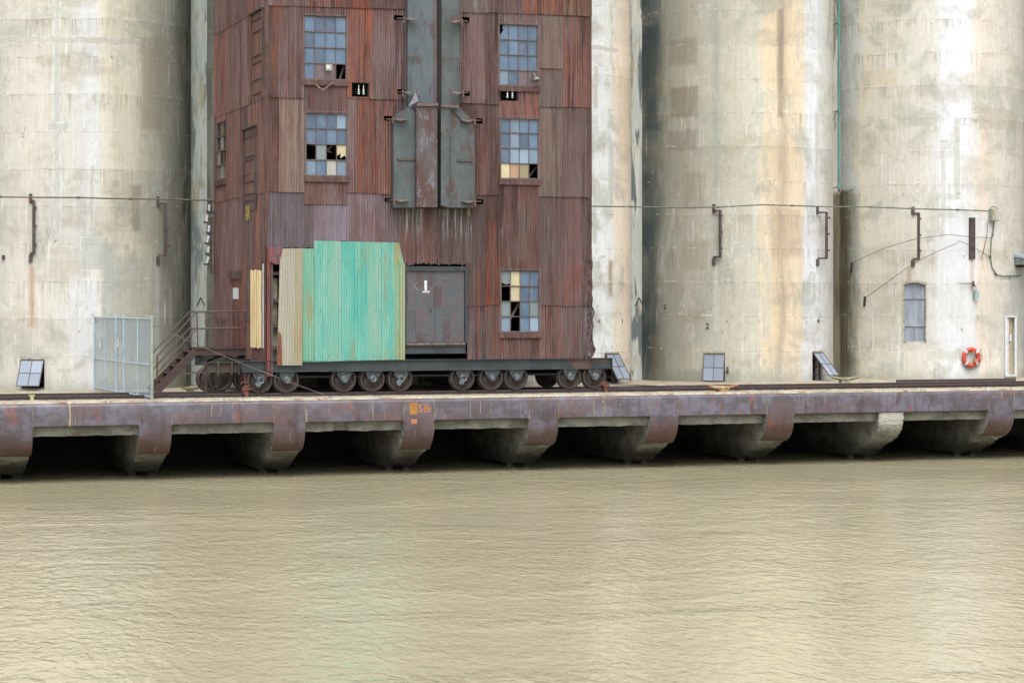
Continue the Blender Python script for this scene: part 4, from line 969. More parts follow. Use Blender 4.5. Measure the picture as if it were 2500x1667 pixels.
b = MB(); ibeam(b, bx0, bx1, YR2+.0, bz0, bz1, .2); ibeam(b, bx0, bx1, YTB-.3, bz0, bz1, .2)
for k in range(8): x = bx0+.3+(bx1-bx0-.6)*k/7; b.box(x-.06, x+.06, YB+.1, YTB-.3, bz0+.03, bz1-.03)
b.build('cross_beam', m_beam, tower)

# --- wheels
m_wheel = mat_worn('wheel_steel', L(74, 60, 52), L(56, 46, 42), L(104, 72, 54), sc=(5, 5, 5), rough=.6)
m_rim = mat_worn('wheel_rim', L(86, 76, 70), L(66, 56, 52), L(104, 78, 64), rough=.6)
m_box = mat_worn('greased_casting', L(74, 82, 86), L(54, 60, 64), L(160, 168, 170), sc=(9, 9, 9), rough=.45)
m_cap = mat_worn('bright_cap', L(118, 126, 130), L(78, 86, 90), L(206, 210, 210), sc=(12, 12, 12), rough=.35)
def ring(b, c, rs, n=40):       # lathe about the Y axis: rs = (radius, y)
    v = []; f = []
    for r, y in rs:
        for i in range(n): t = 2*pi*i/n; v.append((c[0]+r*cos(t), c[1]+y, c[2]+r*sin(t)))
    for j in range(len(rs)-1):
        for i in range(n): f.append((j*n+i, j*n+(i+1) % n, (j+1)*n+(i+1) % n, (j+1)*n+i))
    b.add(v, f)
RW = .385; ZR = .153
wheel0 = None
def wheel_at(x, y, style):
    z = ZR+RW; c = (x, y, z)
    b = MB(); ring(b, c, [(.0, -.045), (.10, -.05), (.13, -.03), (.27, -.005), (.315, -.05), (.33, -.065)])
    w_ = b.build('wheel', m_wheel, tower, smooth=True)
    b = MB(); ring(b, c, [(.328, -.068), (RW-.01, -.068), (RW, -.06), (RW+.002, .055), (RW+.03, .065), (RW+.03, .09), (RW-.03, .10), (.30, .06), (.1, .09), (0, .09)])
    b.build('tyre', m_rim, w_, smooth=True)
    if style is None: return w_
    bx = MB(); zt = bz0; yb = y-.14
    poly = [(x-.235, yb, zt), (x+.235, yb, zt), (x+.225, yb, zt-.09), (x+.10, yb, z-.09), (x+.05, yb, z-.13), (x-.05, yb, z-.13), (x-.10, yb, z-.09), (x-.225, yb, zt-.09)]
    bx.prism(poly, (0, .05, 0)); ring(bx, (x, yb, z), [(.0, -.06), (.10, -.06), (.125, -.045), (.13, .0)], 20)
    bx.build('axle_box', m_box, w_)
    cp = MB()
    if style == 'hang':
        ring(cp, (x, yb-.065, z), [(.05, -.02), (.085, -.035), (.10, 0)], 18)
        d = MB(); ring(d, (x-.09, yb-.09, z-.11), [(0, -.03), (.085, -.03), (.095, 0), (0, 0)], 18); d.bar((x-.085, yb-.09, z-.19), (x-.085, yb-.09, z-.24), .02)
        d.build('hanging_cap', m_cap, w_)
    elif style == 'gear': ring(cp, (x, yb-.06, z), [(0, -.03), (.03, -.045), (.075, -.03), (.08, 0)], 9)
    else: ring(cp, (x, yb-.06, z), [(0, -.025), (.085, -.025), (.10, -.01), (.105, 0)], 20)
    cp.build('axle_cap', m_cap, w_)
    return w_
for u, st in ((598, 'hang'), (659, 'cap'), (791, 'cap'), (857, 'cap'), (921, 'hang'), (1064, 'hang'), (1130, 'gear'), (1187, 'gear'), (1310, 'cap'), (1367, 'cap')):
    x = WX(u, YR-.13); wheel_at(x, YR, st); wheel_at(x+.0, YR2, None)
for u in (506, 481): wheel_at(WX(u, YR2), YR2, None)
# --- casing (elevator leg) of riveted plate
def casing_mat():
    m = M('casing_plate'); ca = m.attr('ca'); cb = m.attr('cb')
    c = m.mix(ca, m.mix(ca, L(112, 122, 124), .6), m.step(m.noise((1.8, 1.8, 1.3), 5, .65), .42, .62))
    n = m.noise((3.2, 3.2, 1.2), 6, .75, .2, off=(3, 3, 7)); c = m.mix(c, cb, m.ma('MULTIPLY', m.step(n, .55, .60), .85))
    c = m.mix(c, L(70, 76, 78), m.ma('MULTIPLY', m.step(m.noise((9, 9, .8), 4, .6, off=(8, 8, 1)), .55, .7), .5))
    m.bump(m.noise((3, 3, 3), 3), .3, .03); return m.out(c, .5, 0, .45)
m_cas = casing_mat()
def plate(name, poly, Y, th, ca, cb, riv=(), parent=None):
    b = MB(); b.prism([W(u, v, Y) for u, v in poly], (0, th, 0), ca=L(*ca), cb=L(*cb))
    for (ua, va, ub, vb, n) in riv:
        for k in range(n):
            p = W(ua+(ub-ua)*k/(n-1), va+(vb-va)*k/(n-1), Y); b.cyl(p, p+Vector((0, -.012, 0)), .014, n=6, ca=L(*ca))
    return b.build(name, m_cas, parent or tower, attrs=True)
GRN, RST, BLU = (86, 99, 100), (104, 74, 68), (98, 112, 120)
u1 = plate('upper_casing_panel', [(937, 262), (1002.5, 262), (1002.5, -330), (937, -330)], Yf-.32, .3, BLU, (96, 76, 78), [(941, -300, 941, 250, 60), (998, -300, 998, 236, 60)])
u2 = plate('upper_casing_panel', [(1007, 262), (1055, 262), (1055, -330), (1007, -330)], Yf-.26, .24, (92, 100, 98), (98, 72, 64), [(1011, -300, 1011, 250, 60), (1049, -300, 1049, 250, 60)])
plate('casing_edge_strip', [(996, 240), (1003, 240), (1003, -330), (996, -330)], Yf-.335, .02, (108, 82, 80), (92, 62, 58))
plate('lower_casing_panel', [(905, 477), (958, 477), (958, 262), (938, 246), (915, 262), (905, 276)], Yf-.42, .4, GRN, (96, 84, 80), [(910, 470, 910, 290, 20), (954, 470, 954, 270, 24), (912, 366, 952, 366, 7)])
plate('lower_casing_panel', [(1030, 477), (1088, 477), (1088, 288), (1070, 262), (1050, 244), (1030, 244)], Yf-.42, .4, (90, 100, 100), (94, 66, 58), [(1034, 470, 1034, 260, 22), (1084, 470, 1084, 300, 18), (1034, 366, 1084, 366, 7)])
plate('casing_box', [(957, 476), (1004.5, 476), (1004.5, 242), (957, 242)], Yf-.62, .5, (98, 68, 60), (136, 136, 150), [(960, 470, 960, 250, 30), (1001, 470, 1001, 250, 30)])
plate('casing_box', [(1013, 472), (1032, 477), (1032, 242), (1013, 242)], Yf-.55, .45, (90, 98, 96), (94, 60, 48), [(1029, 470, 1029, 250, 26)])
b = MB(); b.bar(W(957, 241, Yf-.64), W(1005, 241, Yf-.64), .12, .09); b.bar(W(1013, 243, Yf-.58), W(1052, 246, Yf-.5), .1, .09); b.build('casing_flange', mat_worn('pinkish_steel', L(140, 116, 112), L(118, 96, 92)), tower)
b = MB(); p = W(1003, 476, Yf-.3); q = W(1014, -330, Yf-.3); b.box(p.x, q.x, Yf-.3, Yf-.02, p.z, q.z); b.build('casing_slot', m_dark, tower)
b = MB()
for a, c_ in (((913, 366), (953, 366)), ((1050, 369), (1086, 369)), ((939, 131), (962, 131)), ((1035, 135), (1055, 135)), ((945, 222), (965, 222))): b.bar(W(*a, Yf-.44), W(*c_, Yf-.44), .05, .06)
for u in (936, 1057): b.bar(W(u, 236, Yf-.25), W(u, -330, Yf-.25), .05)
for u, v0 in ((904, 276), (1089, 292)): b.bar(W(u, v0, Yf-.35), W(u, 474, Yf-.35), .05)
b.bar(W(938, 246, Yf-.4), W(905, 278, Yf-.4), .05); b.bar(W(1053, 248, Yf-.4), W(1090, 284, Yf-.4), .05); b.bar(W(1040, 254, Yf-.45), W(1062, 276, Yf-.45), .04)
b.build('casing_angle', mat_worn('angle_iron', L(112, 98, 92), L(92, 86, 84), L(128, 92, 74)), tower)
m_brk = mat_worn('bracket_steel', L(140, 112, 104), L(110, 96, 92), L(90, 64, 58), rough=.5)
def shelf(u_tip, u_wall, v, flip):
    b = MB(); t = W(u_tip, v, Yf-.55); r = W(u_wall, v, Yf); r2 = W(u_wall, v+9*flip, Yf-.05)
    b.prism([W(u_tip, v+(1 if flip > 0 else 0), Yf-.58), W(u_tip-(u_tip-u_wall)*.35, v+5, Yf-.62), W(u_wall+(u_tip-u_wall)*.30, v+4, Yf-.44), W(u_wall+(u_tip-u_wall)*.28, v-1, Yf-.44)], (0, .12, .015))
    b.bar(W(u_wall, v+1, Yf-.0), W(u_wall+(u_tip-u_wall)*.35, v+1, Yf-.5), .045)
    b.bar(W(u_wall+(u_tip-u_wall)*.3, v-4, Yf-.45), W(u_wall+(u_tip-u_wall)*.3, v+11, Yf-.45), .05)
    b.build('shelf_bracket', m_brk, tower)
for a in ((965, 912, 42, 1), (1031, 1074, 48, -1), (948, 916, 211, 1), (1035, 1076, 212, -1), (938, 888, 273, 1), (1058, 1104, 276, -1), (940, 890, 459, 1), (1060, 1104, 462, -1)): shelf(*a)
b = MB(); b.prism([W(955, 212, Yf-.5), W(961, 232, Yf-.5), W(938, 246, Yf-.5), W(941, 240, Yf-.5)], (0, .01, 0)); b.build('loose_plate', mat_worn('pale_plate', L(176, 172, 184), L(150, 146, 156)), tower)
b = MB(); b.prism([W(1028, 46, Yf-.5), W(1060, 48, Yf-.4), W(1060, 30, Yf-.4), W(1056, 31, Yf-.45)], (0, .01, 0)); b.build('bent_plate', m_brk, tower)
b = MB(); rn = random.Random(8)
for i in range(10): b.bar(W(1077+rn.uniform(-3, 3), 478, Yf-.1), W(1077+rn.uniform(-4, 4), 478+rn.uniform(12, 32), Yf-.08), .014)
b.build('hanging_grass', mat_worn('dry_grass', L(190, 176, 120), L(150, 140, 90)), tower)
# vents with paired insulators
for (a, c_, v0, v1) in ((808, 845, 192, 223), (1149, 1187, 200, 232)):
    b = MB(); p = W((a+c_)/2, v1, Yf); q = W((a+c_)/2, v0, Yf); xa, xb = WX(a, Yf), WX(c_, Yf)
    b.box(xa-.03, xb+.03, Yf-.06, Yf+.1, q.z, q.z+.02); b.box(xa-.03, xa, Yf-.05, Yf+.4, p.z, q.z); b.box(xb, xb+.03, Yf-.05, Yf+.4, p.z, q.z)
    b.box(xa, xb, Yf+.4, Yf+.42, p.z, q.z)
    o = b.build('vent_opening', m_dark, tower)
    n = MB()
    for t in (.42, .72):
        x = xa+(xb-xa)*t; zc = (p.z+q.z)/2-.05
        for k in range(3): ring(n, (x, Yf-.02, zc-.06+k*.055), [(0, -.035), (.02, -.025), (.03, 0), (.02, .025), (0, .035)], 12)
        n.cyl((x, Yf-.02, zc+.05), (x, Yf-.02, zc+.2), .012, n=6)
    n.build('insulator', m_white, o, smooth=True)
# small fittings on the front
b = MB(); pbox(b, 747, 761, 149, 163, Yf-.05, .12); o = b.build('lamp_box', mat_worn('cream_box', L(206, 208, 190), L(180, 184, 170)), tower); b = MB(); pbox(b, 750, 758, 151, 158, Yf-.172, .01); b.build('lamp_lens', m_white, o)
b = MB(); p = W(1233, 186, Yf-.2); b.cyl(p, p+Vector((0, .04, .12)), .12, .05, n=14); b.bar(W(1226, 168, Yf-.03), W(1230, 178, Yf-.2), .03); b.build('flood_lamp', mat_worn('alu', L(170, 168, 150), L(130, 128, 116), rough=.4), tower)
b = MB(); b.bar(W(726, 195, Yf-.1), W(741, 207, Yf-.16), .022); b.bar(W(741, 207, Yf-.16), W(766, 190, Yf-.1), .022); b.build('bent_rod', mat_worn('rod2', L(200, 180, 150), L(150, 130, 110)), tower)
# --- end clamps on the rails
m_clamp = mat_worn('red_clamp', L(150, 86, 70), L(110, 74, 66), L(176, 120, 90))
for u in (566, 1392):
    b = MB(); p = W(u, 884, YR-.15)
    b.box(p.x-.07, p.x+.07, YR-.12, YR+.1, .16, .36); b.box(p.x-.05, p.x+.06, YR-.14, YR-.05, .06, .16)
    b.tube([p+Vector((-.05+.12*cos(t*.7)*-1, -.02, .08*sin(t*.7)+.02)) for t in range(8)], .016)
    b.cyl((p.x-.13, YR-.12, .28), (p.x+.13, YR-.12, .28), .035, n=8)
    b.bar((p.x, YR-.02, .3), (p.x-.02, YR-.02, bz0+.1), .03)
    b.build('rail_clamp', m_clamp, tower)

# --- outrigger beam, platform and stairs at the left
YO = 68.9
b = MB(); oz0, oz1 = W(520, 855, YO).z, W(520, 832, YO).z; ox0 = WX(470, YO); ibeam(b, ox0, bx0+.2, YO, oz0, oz1, .16)
for u in (500, 531, 548): x = WX(u, YO); b.box(x-.03, x+.03, YO-.1, YO+.02, oz0-.08, oz1+.04)
b.bar((ox0+.05, YO, oz0+.02), (ox0-.6, YO+.3, oz0-.04), .05)
b.build('outrigger_beam', mat_worn('rusty_green_beam', L(84, 84, 76), L(96, 74, 62), L(128, 78, 60), sc=(4, 4, 4)), tower)
PY0, PY1 = 70.0, 71.15
PZ = W(500, 800, PY0).z; px0 = WX(450, PY0)
m_stair = mat_worn('stair_steel', L(92, 68, 62), L(74, 62, 60), L(124, 74, 56), sc=(7, 7, 7))
m_hand = mat_worn('handrail_steel', L(110, 88, 84), L(86, 72, 70), L(134, 96, 76), rough=.5)
b = MB()
for y in (PY0, PY1): ibeam(b, px0, XL+.05 if y == PY1 else XL+.05, y, PZ-.22, PZ, .08)
b.box(px0, XL-.03, PY0, PY1, PZ, PZ+.03)
b.bar((px0+.35, PY0+.1, oz1), (px0+.9, PY0+.1, PZ-.22), .06); b.bar((px0+.15, PY0+.1, oz1-.1), (px0+.75, PY0+.1, PZ-.22), .06); b.bar((px0+.9, PY0+.1, PZ-.22), (XL-.1, PY0+.1, oz1), .07)
b.bar((px0+1.2, PY1, 0.2), (px0+1.2, PY1, PZ-.2), .08)
b.build('platform', m_stair, tower)
sx0 = WX(357, PY0); sz0 = .12
b = MB()
for y in (PY0, PY1):
    d = Vector((0, 0, 0)); b.bar((px0+.02, y, PZ-.06), (sx0, y, sz0), .035, .25)
N = 6
for k in range(N):
    t = (k+.6)/N; x = sx0+(px0-sx0)*t; z = sz0+(PZ-sz0)*t; b.box(x-.13, x+.12, PY0+.02, PY1-.02, z-.03, z)
b.build('staircase', m_stair, tower)
for y in (PY0, PY1):
    b = MB()
    for hgt in (1.12, .60):
        r0 = Vector((sx0+.05, y, sz0+hgt-.02)); r1 = Vector((px0+.0, y, PZ+hgt)); r2 = Vector((XL-.06, y, PZ+hgt+.03))
        b.tube([r0, r1], .022, 8); b.tube([r1, r2], .022, 8)
    b.tube([(sx0+.05, y, sz0+.05), (sx0+.05, y, sz0+1.10)], .022, 8)
    for x in (px0+.03, px0+.52, px0+1.0, XL-.06): b.tube([(x+.03, y, PZ), (x, y, PZ+1.12)], .02, 8)
    b.build('handrail', m_hand, tower)
b = MB(); xc = WX(471, YO)
for k in range(12):
    z = .1+k*.085; ring_ = [Vector((xc+(.035*cos(t) if k % 2 else .01), YO-.1+(.01 if k % 2 else .035*cos(t)), z+.06*sin(t))) for t in [i*pi/4 for i in range(9)]]; b.tube(ring_, .013, 5)
b.build('hanging_chain', m_iron, tower)

# ---------------------------------------------------------------- gate fence across the quay
XG = WX(349, 66.35)
gate = thing('chain_link_gate', 'galvanised chain-link double gate standing across the quay left of the stairs', 'gate')
GA = (XG, 66.35); GB = (WX(217, 74.3), 74.3)
def Yg(u):
    t = tan(al(u)); k = (GB[0]-GA[0])/(GB[1]-GA[1]); return (GA[0]-k*GA[1])/(t-k)
def Xg(y): return GA[0]+(GB[0]-GA[0])*(y-GA[1])/(GB[1]-GA[1])
m_galv = mat_worn('galvanised_tube', L(176, 200, 214, .66), L(158, 180, 194, .66), L(200, 206, 208, .66), rough=.4)
m_wire = mat_worn('galvanised_wire', L(176, 196, 206, .6), L(160, 180, 190, .6), rough=.45, bump=0)
ZG = 2.42; yn, yf = Yg(349), Yg(217)
m_gpost = mat_worn('pale_post', L(196, 204, 190), L(170, 180, 168), L(150, 140, 110), rough=.5)
b = MB(); b.cyl((XG, yn, 0), (XG, yn, ZG), .045, n=10); b.cyl((XG, yn, ZG), (XG, yn, ZG+.05), .055, .02, n=10)
for k in range(7): b.cyl((XG, yn, .3+k*.33), (XG, yn, .33+k*.33), .052, n=10)
b.build('post', m_gpost, gate)
for u, r in ((217, .03), (243, .022), (267, .035), (285, .03), (316, .022)):
    b = MB(); y = Yg(u); b.cyl((Xg(y), y, .05), (Xg(y), y, ZG+(.05 if u in (267, 285) else 0)), r, n=8)
    if r > .025:
        for k in range(6): b.cyl((Xg(y), y, .3+k*.38), (Xg(y), y, .34+k*.38), r+.012, n=8)
    b.build('post', m_galv, gate)
b = MB()
for z in (.12, 1.05, ZG-.03): b.cyl((Xg(yn), yn, z), (Xg(yf), yf, z), .02, n=8)
b.build('rail', m_galv, gate)
b = MB(); Lg = yf-yn; Hg = ZG-.08; sp = .085
def wire(p, q, r=.0036):
    d = (q-p).normalized(); a = Vector((1, 0, 0)); c_ = d.cross(a)
    v = [p+a*r, p-a*r*.5+c_*r, p-a*r*.5-c_*r, q+a*r, q-a*r*.5+c_*r, q-a*r*.5-c_*r]; b.add(v, [(0, 1, 4, 3), (1, 2, 5, 4), (2, 0, 3, 5)])
t = -Hg
while t < Lg:
    a0, a1 = max(t, 0), min(t+Hg, Lg)
    if a1 > a0:
        wire(Vector((Xg(yn+a0), yn+a0, .06+a0-t)), Vector((Xg(yn+a1), yn+a1, .06+a1-t))); wire(Vector((Xg(yn+a0)+.004, yn+a0, .06+Hg-(a0-t))), Vector((Xg(yn+a1)+.004, yn+a1, .06+Hg-(a1-t))))
    t += sp
b.build('chain_mesh', m_wire, gate)
b = MB()
for u0, u1_, v0, v1 in ((227, 234, 783, 800), (269, 275, 777, 797), (245, 250, 866, 870)):
    y = Yg((u0+u1_)/2); b.box(Xg(y)-.02, Xg(y)-.015, Yg(u1_), Yg(u0), W(u0, v1, y).z, W(u0, v0, y).z)
b.build('sign_plate', m_white, gate)
b = MB(); p = Vector((XG, yn, W(350, 745, yn).z)); q = W(768, 906, YE+.5); q.z = .02
pts = [p.lerp(q, t/10)+Vector((0, 0, -.12*sin(pi*t/10)*.6)) for t in range(11)]; b.tube(pts, .010, 5)
tag(b.build('guy_wire', mat_worn('wire_rope', L(140, 132, 122), L(110, 104, 98), bump=0)), 'thin slack wire running from the pale gate post down to the quay edge', 'wire')

# ---------------------------------------------------------------- wall furniture
def bracket(k, u, v0, v1, off, side_, lab):
    """pipe bracket: two wall blocks, arms and a standing bar held off the wall"""
    b = MB(); p = onsilo(u, v0, k); n = nrm(phi(p, k)); tv = Vector((1, 0, 0)); z0 = onsilo(u, v1, k).z; z1 = p.z
    w_ = lambda z, o, s=0: Vector((p.x, p.y, z))+n*o+tv*s
    out = off
    b.bar(w_(z1+.14, .03), w_(z1-.16, .03), .09, .08); b.bar(w_(z0+.16, .03), w_(z0-.08, .03), .11, .08)
    b.bar(w_(z1-.10, .05), w_(z1-.10, out, side_), .06); b.bar(w_(z0+.20, .05), w_(z0+.20, out, side_), .06)
    r = b.build('wall_bracket', m_iron); tag(r, lab, 'bracket', 'iron pipe brackets along the silo walls')
    b = MB(); b.bar(w_(z1-.08, out, side_), w_(z0+.18, out, side_), .085, .07)
    b.build('standing_bar', m_iron, r)
    H = z1-z0
    for t in (.2, .5, .8): b = MB(); b.bar(w_(z0+.1+H*t, out, side_), w_(z0+.1+H*t, out+.04, side_+.10), .045); b.bar(w_(z0+.1+H*t+.03, out+.02, side_+.05), w_(z0+.1+H*t-.03, out+.02, side_+.05), .08); b.build('clip', m_iron, r)
bracket(1, 71, 455, 596, .14, .15, 'pipe bracket on the left silo, farther left of its two')
bracket(1, 361, 461, 600, .12, .20, 'pipe bracket on the left silo, close to its dark right flank')
bracket(4, 1640, 478, 603, .30, .30, 'pipe bracket left of the orange-tan stripe, above the middle open window')
bracket(4, 1876, 482, 606, .10, .30, 'pipe bracket on the white streak just left of the teal pipe')
bracket(5, 2097, 484, 607, .14, .25, 'pipe bracket directly above the blue shuttered opening')
# conduit run
def conduit(name, pts, r, m, lab, fit=0):
    b = MB(); b.tube(pts, r, 6); o = b.build(name, m); tag(o, lab, 'conduit')
    if fit:
        for i in range(1, len(pts)-1, fit):
            c = MB(); d = (Vector(pts[i+1])-Vector(pts[i-1])).normalized()*.05; c.cyl(Vector(pts[i])-d, Vector(pts[i])+d, r*1.7, n=6); c.build('coupling', m, o)
    return o
m_cond = mat_worn('weathered_conduit', L(110, 100, 84), L(140, 120, 92), L(84, 70, 62), rough=.6)
m_cond2 = mat_worn('grey_green_conduit', L(110, 120, 108), L(132, 138, 124), L(84, 84, 78), rough=.6)
YC = 74.72
conduit('conduit', [W(u, v, YC) for u, v in ((-120, 450), (0, 452.5), (90, 453.5), (180, 454), (230, 455.5), (300, 457), (362, 457.5), (420, 459), (490, 460.5))], .028, m_cond, 'rust-brown conduit crossing the left silo to the tower', 2)
conduit('conduit', [W(u, v, YC) for u, v in ((1358, 474), (1450, 475), (1560, 477.5), (1650, 476), (1750, 470.5), (1820, 472.5), (1900, 475), (2000, 475.5), (2100, 480), (2200, 482), (2272, 485))], .026, m_cond2, 'grey-green conduit from the tower to the pale junction box', 2)
# teal pipe in the valley
m_teal = mat_worn('teal_pipe_paint', L(104, 168, 158, .55), L(88, 150, 142, .55), L(150, 190, 176), rough=.5, vert=True)
Yv = SYC-SA-.75
b = MB(); p = W(1926.5, 432, Yv); b.cyl((p.x, p.y, p.z), (p.x, p.y, 30), .045, n=10); pipe = b.build('downpipe', m_teal); tag(pipe, 'teal vertical downpipe in the valley between the two right silos', 'pipe')
for v in (54, 256, 430, -150): b = MB(); z = W(1926, v, Yv).z; b.cyl((p.x, p.y, z-.07), (p.x, p.y, z+.07), .062, n=10); b.bar((p.x, p.y, z), (p.x, SYC-SA, z), .03); b.build('collar', m_teal, pipe)
b = MB(); b.cyl((p.x, p.y, p.z-.02), (p.x+.02, p.y, p.z-.16), .045, .03, n=10); b.build('broken_end', m_iron, pipe)
# dark steel plate standing on the wall
b = MB(); p = onsilo(2225, 500, 5); a = phi(p, 5); n = nrm(a); tv = Vector((-n.y, n.x, 0)); z1 = p.z; z0 = onsilo(2225, 595, 5).z
def wp(z, o, s): return Vector((p.x, p.y, z))+n*o+tv*s
b.prism([wp(z0, .02, 0), wp(z0, .02, .23), wp(z1, .02, .23), wp(z1, .02, 0)], n*.05); b.bar(wp(z0, .09, .04), wp(z1, .09, .04), .03); b.bar(wp(z0, .09, .2), wp(z1, .09, .2), .03)
tag(b.build('steel_channel', m_iron), 'dark upright steel channel on the right silo above the small lamp', 'channel')
# junction box
p = onsilo(2278, 495, 5, .02); n = nrm(phi(p, 5)); tv = Vector((-n.y, n.x, 0))
jb = thing('junction_box', 'pale rust-stained junction box at the end of the grey-green conduit', 'junction box')
b = MB(); zt = onsilo(2278, 481, 5).z; zb = onsilo(2278, 508, 5).z; q = Vector((p.x, p.y, 0))
b.prism([q+tv*-.16+Vector((0, 0, zb)), q+tv*.16+Vector((0, 0, zb)), q+tv*.16+Vector((0, 0, zt)), q+tv*-.16+Vector((0, 0, zt))], n*.2)
b.build('housing', mat_worn('green_box', L(166, 184, 168), L(190, 196, 180)), jb)
b = MB(); b.prism([q+n*.2+tv*-.13+Vector((0, 0, zb+.02)), q+n*.2+tv*.15+Vector((0, 0, zb+.02)), q+n*.2+tv*.15+Vector((0, 0, zt-.01)), q+n*.2+tv*-.13+Vector((0, 0, zt-.01))], n*.02)
b.build('cover', mat_worn('rusty_cover', L(212, 216, 210), L(214, 170, 116), sc=(5, 5, 5), thr=.55), jb)
b = MB(); b.tube([q+n*.1+tv*(-.2+.05*i)+Vector((0, 0, zt-.02+.12*sin(pi*i/8))) for i in range(9)], .014); b.build('loop_cable', m_iron, jb)
conduit('conduit', [onsilo(u, v, 5, .05) for u, v in ((2283, 510), (2280, 540), (2277, 548), (2275, 590), (2279, 615), (2288, 630), (2300, 634), (2320, 634), (2345, 633))], .022, m_cond2, 'conduit dropping from the junction box and bending right under the awning', 2)
conduit('conduit', [onsilo(u, v, 5, .06) for u, v in ((2269, 510), (2267, 540), (2262, 565), (2255, 590), (2253, 596), (2256, 597))], .012, m_iron, 'thin hooked cable hanging below the junction box')
def wires(lab, pts, r=.011):
    b = MB(); b.tube([onsilo(u, v, 5, o) for u, v, o in pts], r, 5); o_ = b.build('wire', m_iron); tag(o_, lab, 'wire')
    return o_
w_a = wires('upper slack wire arching across the right silo past the pipe bracket', [(1957, 605, .1), (1980, 593, .15), (2020, 575, .25), (2060, 561, .35), (2095, 551, .4), (2130, 545, .42), (2180, 539, .3), (2210, 542, .22), (2240, 545, .15), (2276, 546, .06)])
w_b = wires('lower wire sloping up from the wall hook then down to the conduit', [(1987, 684, .1), (2020, 661, .2), (2060, 632, .3), (2097, 606, .4), (2125, 591, .4), (2160, 575, .35), (2200, 558, .25), (2203, 553, .25), (2240, 570, .15), (2277, 593, .05)])
for w_, u, v in ((w_a, 1955, 616), (w_b, 1985, 693)):
    b = MB(); b.bar(onsilo(u+1.5, v-12, 5, .08), onsilo(u, v+10, 5, .05), .07, .05); b.build('hook', m_mark, w_)
# lamp arm with pale box
lp = thing('wall_lamp', 'small pale mint lamp below a short pipe arm above the life ring', 'lamp')
b = MB(); b.tube([onsilo(2204, 651, 5, .12), onsilo(2235, 651, 5, .12)], .018); b.bar(onsilo(2236, 648, 5, .02), onsilo(2236, 655, 5, .16), .09); b.tube([onsilo(2238, 654, 5, .1), onsilo(2242, 660, 5, .12), onsilo(2242, 667, 5, .12)], .015); b.build('arm', m_iron, lp)
b = MB(); p = onsilo(2242, 667, 5, .14); q = onsilo(2242, 684, 5, .14); b.bar(p, q, .16, .17); b.build('shade', mat_worn('mint_paint', L(196, 220, 216), L(178, 204, 200)), lp)
b = MB(); b.bar(q, q+Vector((0, 0, -.05)), .12, .13); b.build('lens', m_glass, lp, attrs=True)
# life ring
ring_t = thing('life_ring', 'orange life ring with white bands hung on the right silo', 'life ring')
c0 = onsilo(2230.5, 821, 5, .10); a = phi(c0, 5); n = nrm(a); tv = Vector((-n.y, n.x, 0)); RMaj, RMin = .30, .082
def tor(t, r=RMaj, o=0): return c0+tv*cos(t)*r+Vector((0, 0, 1))*sin(t)*r+n*o
def torus(b, t0, t1, rmin, n1, n2=12):
    v = []; f = []
    for i in range(n1+1):
        t = t0+(t1-t0)*i/n1
        for j in range(n2): s = 2*pi*j/n2; v.append(tor(t, RMaj+rmin*cos(s), rmin*sin(s)*.8))
    for i in range(n1):
        for j in range(n2): f.append((i*n2+j, i*n2+(j+1) % n2, (i+1)*n2+(j+1) % n2, (i+1)*n2+j))
    b.add(v, f)
b = MB(); torus(b, 0, 2*pi, RMin, 48); b.build('ring', M('orange_foam').out(L(232, 84, 48), .5), ring_t, smooth=True)
for t in (pi*.25, pi*.75, pi*1.25, pi*1.75): b = MB(); torus(b, t-.13, t+.13, RMin+.006, 6); b.build('band', m_white, ring_t, smooth=True)
b = MB(); b.tube([tor(pi*1.15+i*pi*.75/12, RMaj+.09+.05*sin(pi*i/12), .02) for i in range(13)], .012); b.tube([tor(pi*.1-i*.1, RMaj+.08+.04*sin(i*.5), .06) for i in range(10)], .01); b.build('grab_rope', m_iron, ring_t)
b = MB(); b.tube([tor(pi*.42, .26, .06), tor(pi*.35, .12, .1), tor(-.5, .13, .1)], .02); b.bar(tor(-.35, .14, .1), tor(-1.0, .22, .1), .11, .16); b.build('rescue_line', mat_worn('pale_orange', L(232, 176, 150), L(226, 130, 100)), ring_t)
# awning / light unit at the right edge
aw = thing('wall_unit', 'blue-grey metal canopy unit on the wall at the right edge', 'canopy')
p = onsilo(2332, 596, 5, 0); a = phi(p, 5); n = nrm(a); tv = Vector((-n.y, n.x, 0)); z1 = onsilo(2332, 583, 5).z; z0 = onsilo(2332, 612, 5).z
def ap(o, s, z): return Vector((p.x, p.y, z))+n*o+tv*s
b = MB(); b.prism([ap(0, -.12, z1), ap(.5, -.12, z1-.16), ap(.5, -.12, z1-.20), ap(0, -.12, z1-.12)], tv*1.3); b.build('hood', mat_worn('pale_blue_metal', L(190, 202, 216), L(176, 188, 200), rough=.4), aw)
b = MB(); b.prism([ap(.02, -.10, z1-.14), ap(.46, -.10, z1-.22), ap(.46, -.10, z0+.06), ap(.02, -.10, z0+.06)], tv*1.25); b.build('body', mat_worn('grey_unit', L(150, 154, 150), L(120, 126, 122)), aw)
b = MB(); b.prism([ap(.05, -.02, z0+.05), ap(.35, -.02, z0+.05), ap(.3, -.02, z0-.03), ap(.05, -.02, z0-.03)], tv*1.1); b.build('underside', m_dark, aw)
